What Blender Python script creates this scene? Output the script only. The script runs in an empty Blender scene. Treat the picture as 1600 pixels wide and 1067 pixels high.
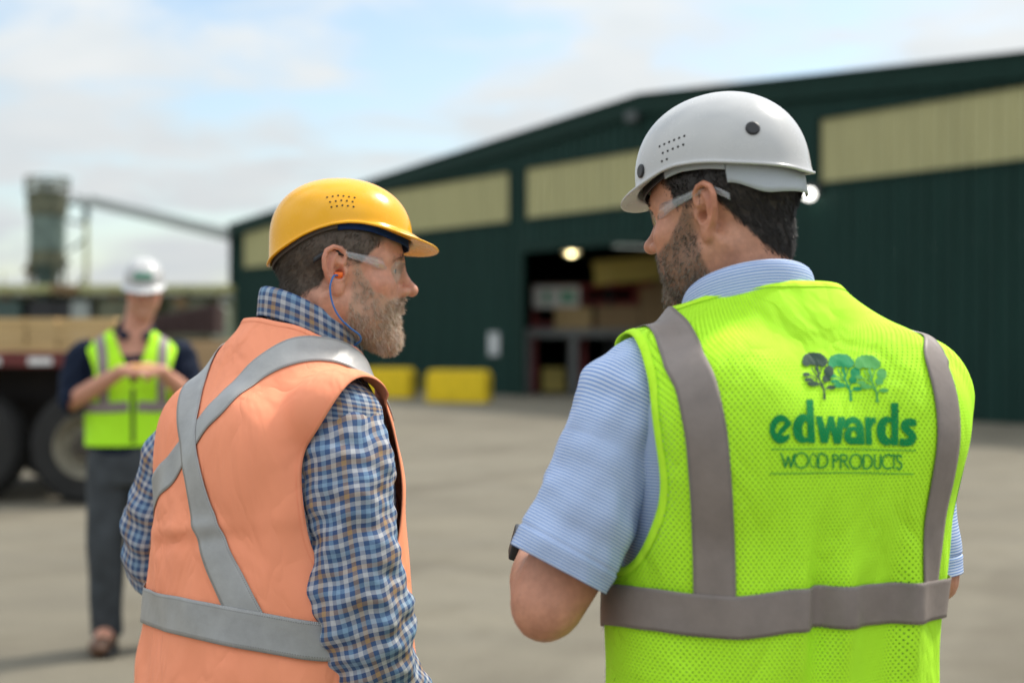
import bpy, math, random
import numpy as np
from mathutils import Vector, Matrix

# ------------------------------------------------------------------ camera, sky, sun, exposure
scene = bpy.context.scene
COL = scene.collection
F = 2222.0          # focal length in pixels of a 1600 px wide frame (50 mm on full frame)
CAM_H = 1.5
HOR = 528.0         # row of the horizon
cam_d = bpy.data.cameras.new('camera'); cam = bpy.data.objects.new('camera', cam_d); COL.objects.link(cam)
cam.location = (0, 0, CAM_H); cam.rotation_euler = (math.radians(90), 0, 0)
cam_d.sensor_width = 36.0; cam_d.lens = F / 1600 * 36
cam_d.shift_y = -(533.5 - HOR) / 1600
cam_d.clip_end = 5000; cam_d.clip_start = 0.05
cam_d.dof.use_dof = True; cam_d.dof.focus_distance = 2.02
cam_d.dof.aperture_fstop = 2.5
scene.camera = cam

SUN_EL, SUN_AZ = 52.0, 56.0          # azimuth measured clockwise from +Y
world = bpy.data.worlds.new('World'); scene.world = world; world.use_nodes = True
nt = world.node_tree; nt.nodes.clear()
def wn(t, **kw):
    n = nt.nodes.new(t)
    for k, v in kw.items(): setattr(n, k, v)
    return n
sky = wn('ShaderNodeTexSky', sky_type='NISHITA'); sky.sun_disc = False
sky.sun_elevation = math.radians(SUN_EL); sky.sun_rotation = math.radians(SUN_AZ)
sky.air_density = 1.0; sky.dust_density = 1.2; sky.ozone_density = 1.0
tc = wn('ShaderNodeTexCoord'); sep = wn('ShaderNodeSeparateXYZ'); nt.links.new(tc.outputs['Generated'], sep.inputs[0])
zc = wn('ShaderNodeMath', operation='MAXIMUM'); nt.links.new(sep.outputs['Z'], zc.inputs[0]); zc.inputs[1].default_value = 0.0
za = wn('ShaderNodeMath', operation='ADD'); nt.links.new(zc.outputs[0], za.inputs[0]); za.inputs[1].default_value = 0.16
dx = wn('ShaderNodeMath', operation='DIVIDE'); nt.links.new(sep.outputs['X'], dx.inputs[0]); nt.links.new(za.outputs[0], dx.inputs[1])
dy = wn('ShaderNodeMath', operation='DIVIDE'); nt.links.new(sep.outputs['Y'], dy.inputs[0]); nt.links.new(za.outputs[0], dy.inputs[1])
cmb = wn('ShaderNodeCombineXYZ'); nt.links.new(dx.outputs[0], cmb.inputs[0]); nt.links.new(dy.outputs[0], cmb.inputs[1]); cmb.inputs[2].default_value = 3.35
noi = wn('ShaderNodeTexNoise'); noi.inputs['Scale'].default_value = 2.1; noi.inputs['Detail'].default_value = 7; noi.inputs['Roughness'].default_value = 0.56
noi.inputs['Distortion'].default_value = 0.35
nt.links.new(cmb.outputs[0], noi.inputs['Vector'])
rmp = wn('ShaderNodeValToRGB'); rmp.color_ramp.elements[0].position = 0.36; rmp.color_ramp.elements[1].position = 0.60
rmp.color_ramp.interpolation = 'EASE'
rmp.color_ramp.elements[0].color = (0.12, 0.12, 0.12, 1)
nt.links.new(noi.outputs['Fac'], rmp.inputs[0])
noi2 = wn('ShaderNodeTexNoise'); noi2.inputs['Scale'].default_value = 3.7; noi2.inputs['Detail'].default_value = 5
nt.links.new(cmb.outputs[0], noi2.inputs['Vector'])
cr2 = wn('ShaderNodeValToRGB'); cr2.color_ramp.elements[0].position = 0.3; cr2.color_ramp.elements[1].position = 0.7
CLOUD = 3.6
cr2.color_ramp.elements[0].color = (0.885, 0.945, 0.98, 1); cr2.color_ramp.elements[1].color = (0.985, 1.02, 1.03, 1)
nt.links.new(noi2.outputs['Fac'], cr2.inputs[0])
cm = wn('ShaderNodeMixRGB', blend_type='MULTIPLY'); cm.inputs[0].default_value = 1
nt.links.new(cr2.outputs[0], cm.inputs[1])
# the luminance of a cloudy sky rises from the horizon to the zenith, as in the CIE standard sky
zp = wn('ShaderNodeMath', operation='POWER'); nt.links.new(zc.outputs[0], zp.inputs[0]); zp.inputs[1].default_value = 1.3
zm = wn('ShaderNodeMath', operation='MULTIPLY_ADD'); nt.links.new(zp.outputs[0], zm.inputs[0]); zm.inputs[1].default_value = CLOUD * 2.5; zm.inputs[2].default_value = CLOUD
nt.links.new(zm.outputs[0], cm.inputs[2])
skb = wn('ShaderNodeMixRGB', blend_type='MULTIPLY'); skb.inputs[0].default_value = 1; skb.inputs[2].default_value = (1.02, 1.02, .96, 1); nt.links.new(sky.outputs[0], skb.inputs[1])
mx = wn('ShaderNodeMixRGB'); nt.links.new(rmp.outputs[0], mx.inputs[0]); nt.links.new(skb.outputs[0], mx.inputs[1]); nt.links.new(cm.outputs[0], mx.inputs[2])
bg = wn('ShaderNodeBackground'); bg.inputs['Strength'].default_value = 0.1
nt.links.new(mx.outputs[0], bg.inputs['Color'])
wo = wn('ShaderNodeOutputWorld'); nt.links.new(bg.outputs[0], wo.inputs[0])

sun_d = bpy.data.lights.new('sun', 'SUN'); sun = bpy.data.objects.new('sun', sun_d); COL.objects.link(sun)
sun_d.energy = 2.2; sun_d.angle = math.radians(6); sun_d.color = (1.0, 0.94, 0.85)
_az, _el = math.radians(SUN_AZ), math.radians(SUN_EL)
sdir = Vector((math.sin(_az) * math.cos(_el), math.cos(_az) * math.cos(_el), math.sin(_el)))
sun.rotation_euler = sdir.to_track_quat('Z', 'Y').to_euler()
sun.location = sdir * 100

vs = scene.view_settings; vs.view_transform = 'Standard'; vs.look = 'None'; vs.exposure = 0.92; vs.gamma = 1.0; vs.use_curve_mapping = False
scene.cycles.max_bounces = 8; scene.cycles.transparent_max_bounces = 16
scene.cycles.use_denoising = True
scene.cycles.sample_clamp_indirect = 6.0

random.seed(4); RNG = np.random.default_rng(7)
PI = math.pi

def at(px, py, Y):
    """the world point that the photograph shows at (px, py), Y metres away"""
    return np.array([(px - 800) / F * Y, Y, CAM_H - (py - HOR) / F * Y])

# ------------------------------------------------------------------ helpers
def tag(o, label=None, cat=None, group=None, kind=None):
    if label: o['label'] = label
    if cat: o['category'] = cat
    if group: o['group'] = group
    if kind: o['kind'] = kind
    return o
def empty(name, loc=(0, 0, 0), rz=0.0, label=None, cat=None, group=None):
    o = bpy.data.objects.new(name, None); COL.objects.link(o); o.location = loc; o.rotation_euler = (0, 0, rz)
    o.empty_display_size = .1
    return tag(o, label, cat, group)
def link(name, me, m=None, parent=None, kind=None, label=None):
    o = bpy.data.objects.new(name, me); COL.objects.link(o)
    if m is not None:
        for q in (m if isinstance(m, (list, tuple)) else [m]): me.materials.append(q)
    if parent is not None: o.parent = parent
    if kind: o['kind'] = kind
    if label: o['label'] = label
    return o
def copy_tree(o, parent=None):
    c = o.copy(); COL.objects.link(c)
    if parent is not None: c.parent = parent
    for ch in list(o.children): copy_tree(ch, c)
    return c
def me_np(name, V, Q, smooth=True, attr=None, colr=None, sharp=None):
    """mesh from numpy vertices and equal-sized faces"""
    V = np.asarray(V, np.float32); Q = np.asarray(Q, np.int32)
    me = bpy.data.meshes.new(name); n = Q.shape[1]
    me.vertices.add(len(V)); me.vertices.foreach_set('co', V.ravel())
    me.loops.add(Q.size); me.loops.foreach_set('vertex_index', Q.ravel())
    me.polygons.add(len(Q)); me.polygons.foreach_set('loop_start', np.arange(0, Q.size, n, dtype=np.int32))
    me.update(calc_edges=True)
    me.polygons.foreach_set('use_smooth', np.full(len(Q), smooth))
    if attr is not None:
        a = me.attributes.new('fab', 'FLOAT_VECTOR', 'POINT'); a.data.foreach_set('vector', np.asarray(attr, np.float32).ravel())
    if colr is not None:
        a = me.attributes.new('tint', 'FLOAT_VECTOR', 'POINT'); a.data.foreach_set('vector', np.asarray(colr, np.float32).ravel())
    me.validate()
    return me
class MB:
    """collects simple shapes into ONE mesh"""
    def __init__(s): s.v = []; s.f = []
    def add(s, v, f):
        b = len(s.v); s.v += [tuple(p) for p in v]; s.f += [tuple(b + i for i in q) for q in f]; return s
    def box(s, c, d, rz=0, R=None, bev=0):
        hx, hy, hz = d[0] / 2, d[1] / 2, d[2] / 2
        P = [Vector((x, y, z)) for x in (-hx, hx) for y in (-hy, hy) for z in (-hz, hz)]
        M = R if R is not None else Matrix.Rotation(rz, 3, 'Z')
        P = [M @ p + Vector(c) for p in P]
        return s.add(P, [(0, 1, 3, 2), (4, 6, 7, 5), (0, 4, 5, 1), (2, 3, 7, 6), (0, 2, 6, 4), (1, 5, 7, 3)])
    def tube(s, pts, r, n=10, caps=True, up=None):
        pts = [Vector(p) for p in pts]; rs = r if isinstance(r, (list, tuple, np.ndarray)) else [r] * len(pts)
        b = len(s.v); u = None
        for i, p in enumerate(pts):
            d = (pts[min(i + 1, len(pts) - 1)] - pts[max(i - 1, 0)]).normalized()
            if u is None: u = d.orthogonal().normalized()
            u = (u - d * u.dot(d)).normalized(); w = d.cross(u)
            for k in range(n):
                a = 2 * PI * k / n; s.v.append(tuple(p + (u * math.cos(a) + w * math.sin(a)) * rs[i]))
        for i in range(len(pts) - 1):
            for k in range(n):
                k2 = (k + 1) % n; s.f.append((b + i * n + k, b + i * n + k2, b + (i + 1) * n + k2, b + (i + 1) * n + k))
        if caps:
            s.f.append(tuple(b + k for k in range(n))[::-1]); e = b + (len(pts) - 1) * n; s.f.append(tuple(e + k for k in range(n)))
        return s
    def lathe(s, prof, c=(0, 0, 0), n=24, axis='Z', M=None):
        b = len(s.v)
        for (r, z) in prof:
            for k in range(n):
                a = 2 * PI * k / n; p = Vector((r * math.cos(a), r * math.sin(a), z))
                if axis == 'Y': p = Vector((p.x, p.z, p.y))
                if axis == 'X': p = Vector((p.z, p.x, p.y))
                if M is not None: p = M @ p
                s.v.append(tuple(p + Vector(c)))
        for i in range(len(prof) - 1):
            for k in range(n):
                k2 = (k + 1) % n; s.f.append((b + i * n + k, b + i * n + k2, b + (i + 1) * n + k2, b + (i + 1) * n + k))
        return s
    def prism(s, poly, a, b):
        """poly: list of 2-D points mapped by functions a(p), b(p) to the two end faces"""
        n = len(poly); A = [a(p) for p in poly]; B = [b(p) for p in poly]
        return s.add(A + B, [tuple(range(n))[::-1], tuple(range(n, 2 * n))] + [(i, (i + 1) % n, n + (i + 1) % n, n + i) for i in range(n)])
    def mesh(s, name, smooth=False, bevel=0):
        me = bpy.data.meshes.new(name); me.from_pydata(s.v, [], s.f); me.update()
        if smooth: me.polygons.foreach_set('use_smooth', [True] * len(me.polygons))
        return me
    def build(s, name, m, parent=None, smooth=False, kind=None, label=None, bev=0):
        o = link(name, s.mesh(name, smooth), m, parent, kind, label)
        if bev:
            md = o.modifiers.new('bev', 'BEVEL'); md.width = bev; md.segments = 2; md.limit_method = 'ANGLE'
        if smooth:
            try:
                md = o.modifiers.new('es', 'EDGE_SPLIT'); md.split_angle = math.radians(40)
            except Exception: pass
        return o
def grid_quads(nu, nv, closed_u=False):
    """quads of an nu x nv vertex grid stored row by row (v rows of nu)"""
    i = np.arange(nu if closed_u else nu - 1); j = np.arange(nv - 1)
    I, J = np.meshgrid(i, j); I2 = (I + 1) % nu
    return np.stack([J * nu + I, J * nu + I2, (J + 1) * nu + I2, (J + 1) * nu + I], -1).reshape(-1, 4)

# ------------------------------------------------------------------ materials
class NB:
    def __init__(s, name):
        s.m = bpy.data.materials.new(name); s.m.use_nodes = True; s.t = s.m.node_tree
        s.b = s.t.nodes['Principled BSDF']; s.out = s.t.nodes['Material Output']
    def n(s, typ, ins=None, **kw):
        x = s.t.nodes.new('ShaderNode' + typ)
        for k, v in kw.items(): setattr(x, k, v)
        for k, v in (ins or {}).items():
            if hasattr(v, 'is_linked') or hasattr(v, 'node'): s.t.links.new(v, x.inputs[k])
            else: x.inputs[k].default_value = v
        return x
    def l(s, a, b): s.t.links.new(a, b)
    def coord(s, kind='Object', scale=None):
        c = s.n('TexCoord').outputs[kind]
        if scale: c = s.n('Mapping', {'Vector': c, 'Scale': scale}).outputs[0]
        return c
    def attr(s, name='fab'): return s.n('Attribute', attribute_name=name).outputs['Vector']
    def noise(s, co, sc, det=4, ro=.55, dist=0): return s.n('TexNoise', {'Vector': co, 'Scale': sc, 'Detail': det, 'Roughness': ro, 'Distortion': dist}).outputs['Fac']
    def ramp(s, f, els, interp='LINEAR'):
        r = s.n('ValToRGB', {'Fac': f}); cr = r.color_ramp; cr.interpolation = interp
        while len(cr.elements) < len(els): cr.elements.new(.5)
        for e, (p, c) in zip(cr.elements, els):
            e.position = p; e.color = tuple(c) + (1,) if len(c) == 3 else c
        return r.outputs[0]
    def mixc(s, f, a, b, blend='MIX'): return s.n('MixRGB', {0: f, 1: a, 2: b}, blend_type=blend).outputs[0]
    def math(s, op, a, b=0.0, c=None):
        i = {0: a, 1: b}
        if c is not None: i[2] = c
        return s.n('Math', i, operation=op).outputs[0]
    def bump(s, h, strength=.3, dist=.002, normal=None):
        i = {'Height': h, 'Strength': strength, 'Distance': dist}
        if normal is not None: i['Normal'] = normal
        o = s.n('Bump', i).outputs[0]; s.l(o, s.b.inputs['Normal']); return o
    def set(s, **kw):
        mp = dict(color='Base Color', rough='Roughness', metal='Metallic', spec='Specular IOR Level', alpha='Alpha', coat='Coat Weight', coatr='Coat Roughness', sheen='Sheen Weight', sss='Subsurface Weight', sssr='Subsurface Radius', ssss='Subsurface Scale', trans='Transmission Weight', em='Emission Color', ems='Emission Strength')
        for k, v in kw.items():
            i = s.b.inputs[mp[k]]
            if hasattr(v, 'node'): s.l(v, i)
            else: i.default_value = (tuple(v) + (1,)) if k in ('color', 'em') and len(v) == 3 else v
        return s
def c4(c): return tuple(c) + (1,)
def pm(name, color, rough=.6, metal=0, var=.15, vs=6, bump=0, bs=150, bd=.001, coat=0, spec=.5):
    """painted / plain surface with uneven tone and fine relief"""
    b = NB(name); co = b.coord('Object')
    f = b.noise(co, vs, 5)
    lo = tuple(max(0, x * (1 - var)) for x in color); hi = tuple(min(1, x * (1 + var)) for x in color)
    b.set(color=b.ramp(f, [(.3, lo), (.7, hi)]), rough=rough, metal=metal, coat=coat, spec=spec)
    b.set(rough=b.math('ADD', b.math('MULTIPLY', b.noise(co, vs * 3, 3), .2), max(0.02, rough - .1)))
    if bump: b.bump(b.noise(co, bs, 3), bump, bd)
    return b.m
def glow(name, color, s):
    b = NB(name); b.set(color=color, em=color, ems=s); return b.m

# ------------------------------------------------------------------ the setting
def ground_material():
    b = NB('packed_yard'); co = b.coord('Object')
    big = b.noise(co, .22, 5, .6); mid = b.noise(co, 1.7, 6, .6, .4)
    st = b.noise(b.n('Mapping', {'Vector': co, 'Scale': (.6, 1.5, 1), 'Rotation': (0, 0, .25)}).outputs[0], .8, 6, .62)
    fine = b.noise(co, 60, 4, .7)
    c = b.ramp(big, [(.3, (.140, .124, .092)), (.7, (.212, .191, .144))])
    c = b.mixc(b.ramp(st, [(.42, (0, 0, 0)), (.70, (.55, .55, .55))]), c, (.235, .208, .150, 1))
    c = b.mixc(b.ramp(mid, [(.5, (0, 0, 0)), (.75, (.7, .7, .7))]), c, (.135, .117, .082, 1))
    tw = b.n('TexWave', {'Vector': b.n('Mapping', {'Vector': co, 'Rotation': (0, 0, .45)}).outputs[0], 'Scale': .16, 'Distortion': 5.0, 'Detail': 3, 'Detail Scale': .6}, wave_type='BANDS').outputs['Fac']
    trk = b.math('MULTIPLY', b.ramp(tw, [(.80, (0, 0, 0)), (.93, (1, 1, 1))]), b.ramp(b.noise(co, .5, 4), [(.42, (0, 0, 0)), (.6, (.6, .6, .6))]))
    c = b.mixc(trk, c, (.125, .108, .078, 1))
    c = b.mixc(.35, c, b.ramp(fine, [(.3, (.5, .5, .5)), (.7, (1, 1, 1))]), 'MULTIPLY')
    b.set(color=c, rough=.9, spec=.25); b.bump(b.math('ADD', fine, b.math('MULTIPLY', mid, 2.0)), .5, .008)
    return b.m
G = 900.0
gx = np.concatenate([[-G], np.linspace(-40, 40, 41), [G]]); gy = np.concatenate([[-G], np.linspace(-10, 80, 46), [G]])
GX, GY = np.meshgrid(gx, gy)
GZ = np.where((abs(GX) < 41) & (GY > -11) & (GY < 81), .004 * np.sin(GX * .7 + 1) * np.cos(GY * .45), 0) - .004
ground = link('ground', me_np('ground', np.stack([GX, GY, GZ], -1).reshape(-1, 3), grid_quads(len(gx), len(gy))), ground_material())
tag(ground, 'dry tan packed gravel yard running up to the green warehouse', kind='structure')

# warehouse: the gable wall stands on a line that recedes to the left
XV = -780.0; KK = 89.0 / 1.5 / 1570.0       # measured: vanishing point and scale of the wall line
def wall_s(px): return KK * (px - XV)
def wall_pt(px):
    Y = F / wall_s(px); return np.array([(px - 800) / F * Y, Y])
W0 = wall_pt(365.0); W1 = wall_pt(1600.0)
tdir = (W1 - W0) / np.linalg.norm(W1 - W0)           # along the wall, left end to right
ndir = np.array([tdir[1], -tdir[0]]);                 # towards the yard
if ndir[1] > 0: ndir = -ndir
def wall_u(px): return float(np.dot(wall_pt(px) - W0, tdir))
UR = wall_u(1005.0); ULEN = UR * 2
EAVE, RIDGE = 5.5, 7.03
def roof_z(u): return EAVE + (RIDGE - EAVE) * (1 - abs(u - UR) / UR)
ang = math.atan2(tdir[1], tdir[0])
ware = empty('warehouse', (W0[0], W0[1], 0), ang, 'long dark green metal warehouse with cream panels under a low gable roof', 'building')
# local frame of the warehouse: x along the wall, -y towards the yard or +y
SGN = -1.0 if np.dot(ndir, np.array([-tdir[1], tdir[0]])) < 0 else 1.0    # local y of the yard side
IN = -SGN                                                              # local y into the building
def siding_mat(name, col, var):
    b = NB(name); co = b.coord('Object')
    f = b.noise(b.n('Mapping', {'Vector': co, 'Scale': (3, 3, .25)}).outputs[0], 1.2, 5)
    lo = tuple(x * (1 - var) for x in col); hi = tuple(min(1, x * (1 + var)) for x in col)
    oi = b.n('ObjectInfo').outputs['Random']
    c = b.ramp(f, [(.3, lo), (.7, hi)]); c = b.mixc(.25, c, b.ramp(oi, [(0, (.72, .72, .72)), (1, (1, 1, 1))]), 'MULTIPLY')
    b.set(color=c, rough=.62, spec=.14); b.bump(b.noise(co, 9, 2), .06, .01); return b.m
M_green = siding_mat('green_siding', (.0135, .041, .033), .2)
M_cream = siding_mat('cream_panel', (.47, .44, .23), .09)
M_trim = pm('dark_green_trim', (.009, .030, .023), .6, var=.15, spec=.12)
M_white = pm('white_paint', (.75, .75, .73), .5, var=.06)
M_yellow = pm('yellow_painted_concrete', (.82, .57, .010), .75, var=.12, vs=4, bump=.4, bs=60, bd=.004)
M_dark = pm('dark_steel', (.02, .02, .022), .6, var=.2)
PW = .914
_pan = {}
def panel_mesh(w, z0, z1a, z1b):
    """a ribbed metal sheet, w wide, sloping top"""
    key = (round(w, 3), round(z0, 3), round(z1a, 3), round(z1b, 3))
    if key in _pan: return _pan[key]
    prof = []
    for k in range(3):
        c = PW * (k + .5) / 3
        prof += [(c - PW / 6 + .002, 0), (c - .035, 0), (c - .018, .042), (c + .018, .042), (c + .035, 0)]
    prof += [(PW - .002, 0)]
    prof = [(x, h) for x, h in prof if x <= w - .002] 
    if prof[-1][0] < w - .002: prof.append((w - .002, 0))
    n = len(prof); V = []
    for x, h in prof: V.append((x, SGN * h, z0))
    for x, h in prof: V.append((x, SGN * h, z1a + (z1b - z1a) * x / w))
    Q = [(i, i + 1, n + i + 1, n + i) for i in range(n - 1)]
    me = bpy.data.meshes.new('siding_panel'); me.from_pydata(V, [], Q if SGN < 0 else [q[::-1] for q in Q]); me.update()
    _pan[key] = me; return me
def put_panel(u, w, z0, za, zb, m, name='siding_panel', off=0.0):
    me = panel_mesh(w, z0, za, zb)
    if not me.materials: me.materials.append(m)
    if me.materials[0] is not m: 
        me = me.copy(); me.materials[0] = m
    o = bpy.data.objects.new(name, me); COL.objects.link(o); o.parent = ware; o.location = (u, SGN * off, 0); return o
DOOR0, DOOR1, DOORH = wall_u(821), wall_u(1165), 3.70
cream = [(wall_u(381), wall_u(440), 3.99, 5.34), (wall_u(560), wall_u(797), 4.56, 5.85), (wall_u(823), wall_u(1075), 4.58, 5.85),
         (wall_u(1283), wall_u(1283) + 8 * PW, 4.60, 5.87), (wall_u(1283) + 9.5 * PW, wall_u(1283) + 13.5 * PW, 4.58, 5.5)]
cuts = sorted({0.0, ULEN, DOOR0, DOOR1, UR} | {c[0] for c in cream} | {c[1] for c in cream})
segs = []
for a_, b_ in zip(cuts[:-1], cuts[1:]):
    n_ = max(1, round((b_ - a_) / PW)); 
    full = int((b_ - a_) // PW); x = a_
    for k in range(full): segs.append((x, PW)); x += PW
    if b_ - x > .03: segs.append((x, b_ - x))
_cm = {}
for (u, w) in segs:
    mid = u + w / 2
    cr_ = next((c for c in cream if c[0] - .01 <= mid <= c[1] + .01), None)
    base = DOORH if DOOR0 - .01 <= mid <= DOOR1 + .01 else 0.0
    ta, tb = roof_z(u), roof_z(u + w)
    if cr_:
        put_panel(u, w, base, cr_[2] - .003, cr_[2] - .003, M_green)
        put_panel(u, w, cr_[3] + .003, ta, tb, M_green)
        put_panel(u, w, cr_[2], cr_[3], cr_[3], M_cream, 'cream_panel', -.006)
    else:
        put_panel(u, w, base, ta, tb, M_green)
mb = MB()                                                                # rake trim along both roof slopes
for (ua, ub) in ((-.25, UR), (UR, ULEN + .25)):
    za, zb = roof_z(ua) + .06, roof_z(ub) + .06
    mb.prism([(ua, za - .42), (ub, zb - .42), (ub, zb), (ua, za)], lambda p: (p[0], SGN * .10, p[1]), lambda p: (p[0], SGN * .04, p[1]))
mb.build('rake_trim', M_trim, ware)
BD = 34.0
mb = MB()
for (ua, ub) in ((-.3, UR), (UR, ULEN + .3)):
    za, zb = roof_z(ua) + .07, roof_z(ub) + .07
    mb.prism([(ua, za), (ub, zb), (ub, zb + .05), (ua, za + .05)], lambda p: (p[0], SGN * .14, p[1]), lambda p: (p[0], IN * BD, p[1]))
mb.build('roof', M_trim, ware)
mb = MB()
mb.box((-.03, IN * BD / 2, EAVE / 2), (.05, BD, EAVE)); mb.box((ULEN + .03, IN * BD / 2, EAVE / 2), (.05, BD, EAVE))
mb.prism([(0, 0), (ULEN, 0), (ULEN, EAVE), (UR, RIDGE), (0, EAVE)], lambda p: (p[0], IN * BD, p[1]), lambda p: (p[0], IN * (BD + .05), p[1]))
mb.build('wall', M_green, ware)
mb = MB()                                                                # corner, door and panel trims
mb.box((-.06, SGN * .05, EAVE / 2), (.16, .14, EAVE + .02))
mb.build('corner_trim', M_trim, ware)
fr = MB()
fr.box((DOOR0 - .10, SGN * .055, DOORH / 2), (.20, .05, DOORH)); fr.box((DOOR1 + .10, SGN * .055, DOORH / 2), (.20, .05, DOORH))
fr.box(((DOOR0 + DOOR1) / 2, SGN * .055, DOORH + .12), (DOOR1 - DOOR0 + .4, .05, .24))
fr.build('door_frame', M_trim, ware)
for c in cream:
    t_ = MB(); z0, z1 = c[2], c[3]; L = c[1] - c[0]; m_ = (c[0] + c[1]) / 2
    for (cc, d) in (((m_, SGN * .045, z0 - .025), (L + .1, .03, .05)), ((m_, SGN * .045, z1 + .025), (L + .1, .03, .05)), ((c[0] - .025, SGN * .045, (z0 + z1) / 2), (.05, .03, z1 - z0)), ((c[1] + .025, SGN * .045, (z0 + z1) / 2), (.05, .03, z1 - z0))):
        t_.box(cc, d)
    t_.build('panel_frame', M_trim, ware)
def wpt(u, out, z):      # warehouse local to world
    p = W0 + tdir * u + ndir * out; return Vector((p[0], p[1], z))
def lamp(px, py, extra, label, col, s, r=.11, inside=0):
    Y = F / wall_s(px) if not inside else inside
    p = at(px, py, Y)
    if not inside: p = p + np.array([ndir[0], ndir[1], 0]) * .12
    t = empty('wall_lamp' if not inside else 'ceiling_lamp', p, ang, label, 'lamp')
    if not inside:
        MB().box((0, IN * .0 + SGN * -.02, .05), (.34, .14, .20)).build('housing', M_dark, t, bev=.02)
        MB().lathe([(.001, .10), (r * .7, .08), (r, .0), (r * .9, -.06), (.001, -.10)], (0, SGN * .10, -.06), 16).build('lens', glow('lamp_lens', col, s), t, smooth=True)
    else:
        MB().lathe([(.05, .32), (.10, .30), (.28, .02), (.28, .0), (.27, .0), (.09, .28)], (0, 0, 0), 20).build('reflector', M_white, t, smooth=True)
        MB().lathe([(.001, .12), (r * .8, .09), (r, .0), (r * .8, -.08), (.001, -.11)], (0, 0, .02), 16).build('bulb', glow('bulb_glow', col, s), t, smooth=True)
        MB().tube([(0, 0, .3), (0, 0, 5.6 - p[2])], .012, 6).build('stem', M_dark, t)
    return t
lamp(1276, 300, 0, 'lit white lamp on the green wall below the cream panel', (1.0, .97, .90), 3.2, .11)
lamp(893, 395, 0, 'round warm lamp hanging inside the dark warehouse doorway', (1.0, .84, .42), 6, .11, inside=40)
ld = empty('flood_light', wpt(UR - .1, .25, RIDGE - .42), ang, 'small grey flood light under the roof ridge', 'lamp')
MB().box((0, 0, 0), (.34, .16, .22)).build('housing', pm('grey_metal', (.09, .10, .10), .5, .2), ld, bev=.02)
MB().tube([(0, IN * .05, .05), (0, IN * .16, .12)], .025, 8).build('bracket', M_dark, ld)
# sign on the wall
sg = empty('wall_sign', wpt(wall_u(775), .06, 1.34), ang, 'small pale grey notice on the green wall left of the doorway', 'sign')
MB().box((0, SGN * .012, 0), (.50, .012, .62)).build('board', pm('sign_grey', (.44, .46, .46), .5), sg, bev=.004)
MB().box((0, SGN * .020, .02), (.24, .002, .26)).build('print', pm('sign_print', (.60, .61, .61), .5), sg)
# two yellow blocks
def block(px0, px1, pxs, base, h, label):
    Y = CAM_H * F / (base - HOR); a = at(px0, base, Y); b = at(px1, base, Y)
    w = (b - a)[0]; t = empty('barrier_block', (a[0] + w / 2, Y + .35, 0), math.radians(-12), label, 'concrete block', 'yellow blocks by the wall')
    prof = [(-w / 2, 0), (w / 2, 0), (w / 2, h * .84), (w / 2 - .08, h), (-w / 2 + .08, h), (-w / 2, h * .84)]
    MB().prism(prof, lambda p: (p[0], -.35, p[1]), lambda p: (p[0], .35, p[1])).build('block', M_yellow, t, bev=.02)
    tb = MB(); tb.tube([(-.12, 0, h - .02), (-.10, 0, h + .05), (.10, 0, h + .05), (.12, 0, h - .02)], .014, 8); tb.build('lifting_loop', M_dark, t, smooth=True)
    MB().box((0, -.356, h * .42), (w * .8, .012, h * .40)).build('recess_plate', M_yellow, t, bev=.004)
    return t
block(668, 765, 0, 629, .74, 'yellow painted concrete block nearer the warehouse doorway')
block(572, 645, 0, 622, .74, 'yellow painted concrete block partly behind the bearded man in orange')
# ------------------------------------------------------------------ inside the doorway
def wood(name, a, b_, sc=1.0):
    b = NB(name); co = b.coord('Object')
    f = b.noise(b.n('Mapping', {'Vector': co, 'Scale': (.6 * sc, 6 * sc, 6 * sc)}).outputs[0], 3, 6, .6)
    oi = b.n('ObjectInfo').outputs['Random']
    c = b.ramp(f, [(.3, a), (.7, b_)]); c = b.mixc(.4, c, b.ramp(oi, [(0, (.7, .7, .7)), (1, (1, 1, 1))]), 'MULTIPLY')
    b.set(color=c, rough=.75); b.bump(f, .2, .002); return b.m
M_pine = wood('fresh_pine', (.56, .37, .16), (.70, .50, .24))
M_pine2 = wood('aged_pine', (.36, .23, .11), (.48, .32, .17))
M_yel = wood('yellow_pine', (.66, .50, .11), (.76, .60, .18))
M_red = pm('red_frame_paint', (.34, .030, .028), .5, var=.25)
M_grey = pm('worn_grey_steel', (.20, .20, .19), .5, .3)
M_wrap = pm('white_wrap', (.74, .72, .66), .35, var=.1); M_wrapg = pm('green_wrap_print', (.12, .40, .24), .4)
def bundle(name, c, L, W, H, nl, nw, rz, m, label, group='lumber bundles', gap=.006, slots=True, name_part='board'):
    """a stack of boards: every board is a part; x is the board direction"""
    t = empty(name, c, rz, label, 'lumber bundle', group)
    bh, bw = H / nl, W / nw; base = None
    for k in range(nl):
        for j in range(nw):
            if base is None:
                base = MB().box((0, 0, 0), (L, bw - gap, bh - gap)).build(name_part, m, t); o = base
            else:
                o = base.copy(); COL.objects.link(o)
            o.location = (random.uniform(-.02, .02), -W / 2 + bw * (j + .5), bh * (k + .5))
    return t
ind = math.atan2(-ndir[1], -ndir[0])
def inpt(px, py, Y): return at(px, py, Y)
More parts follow.
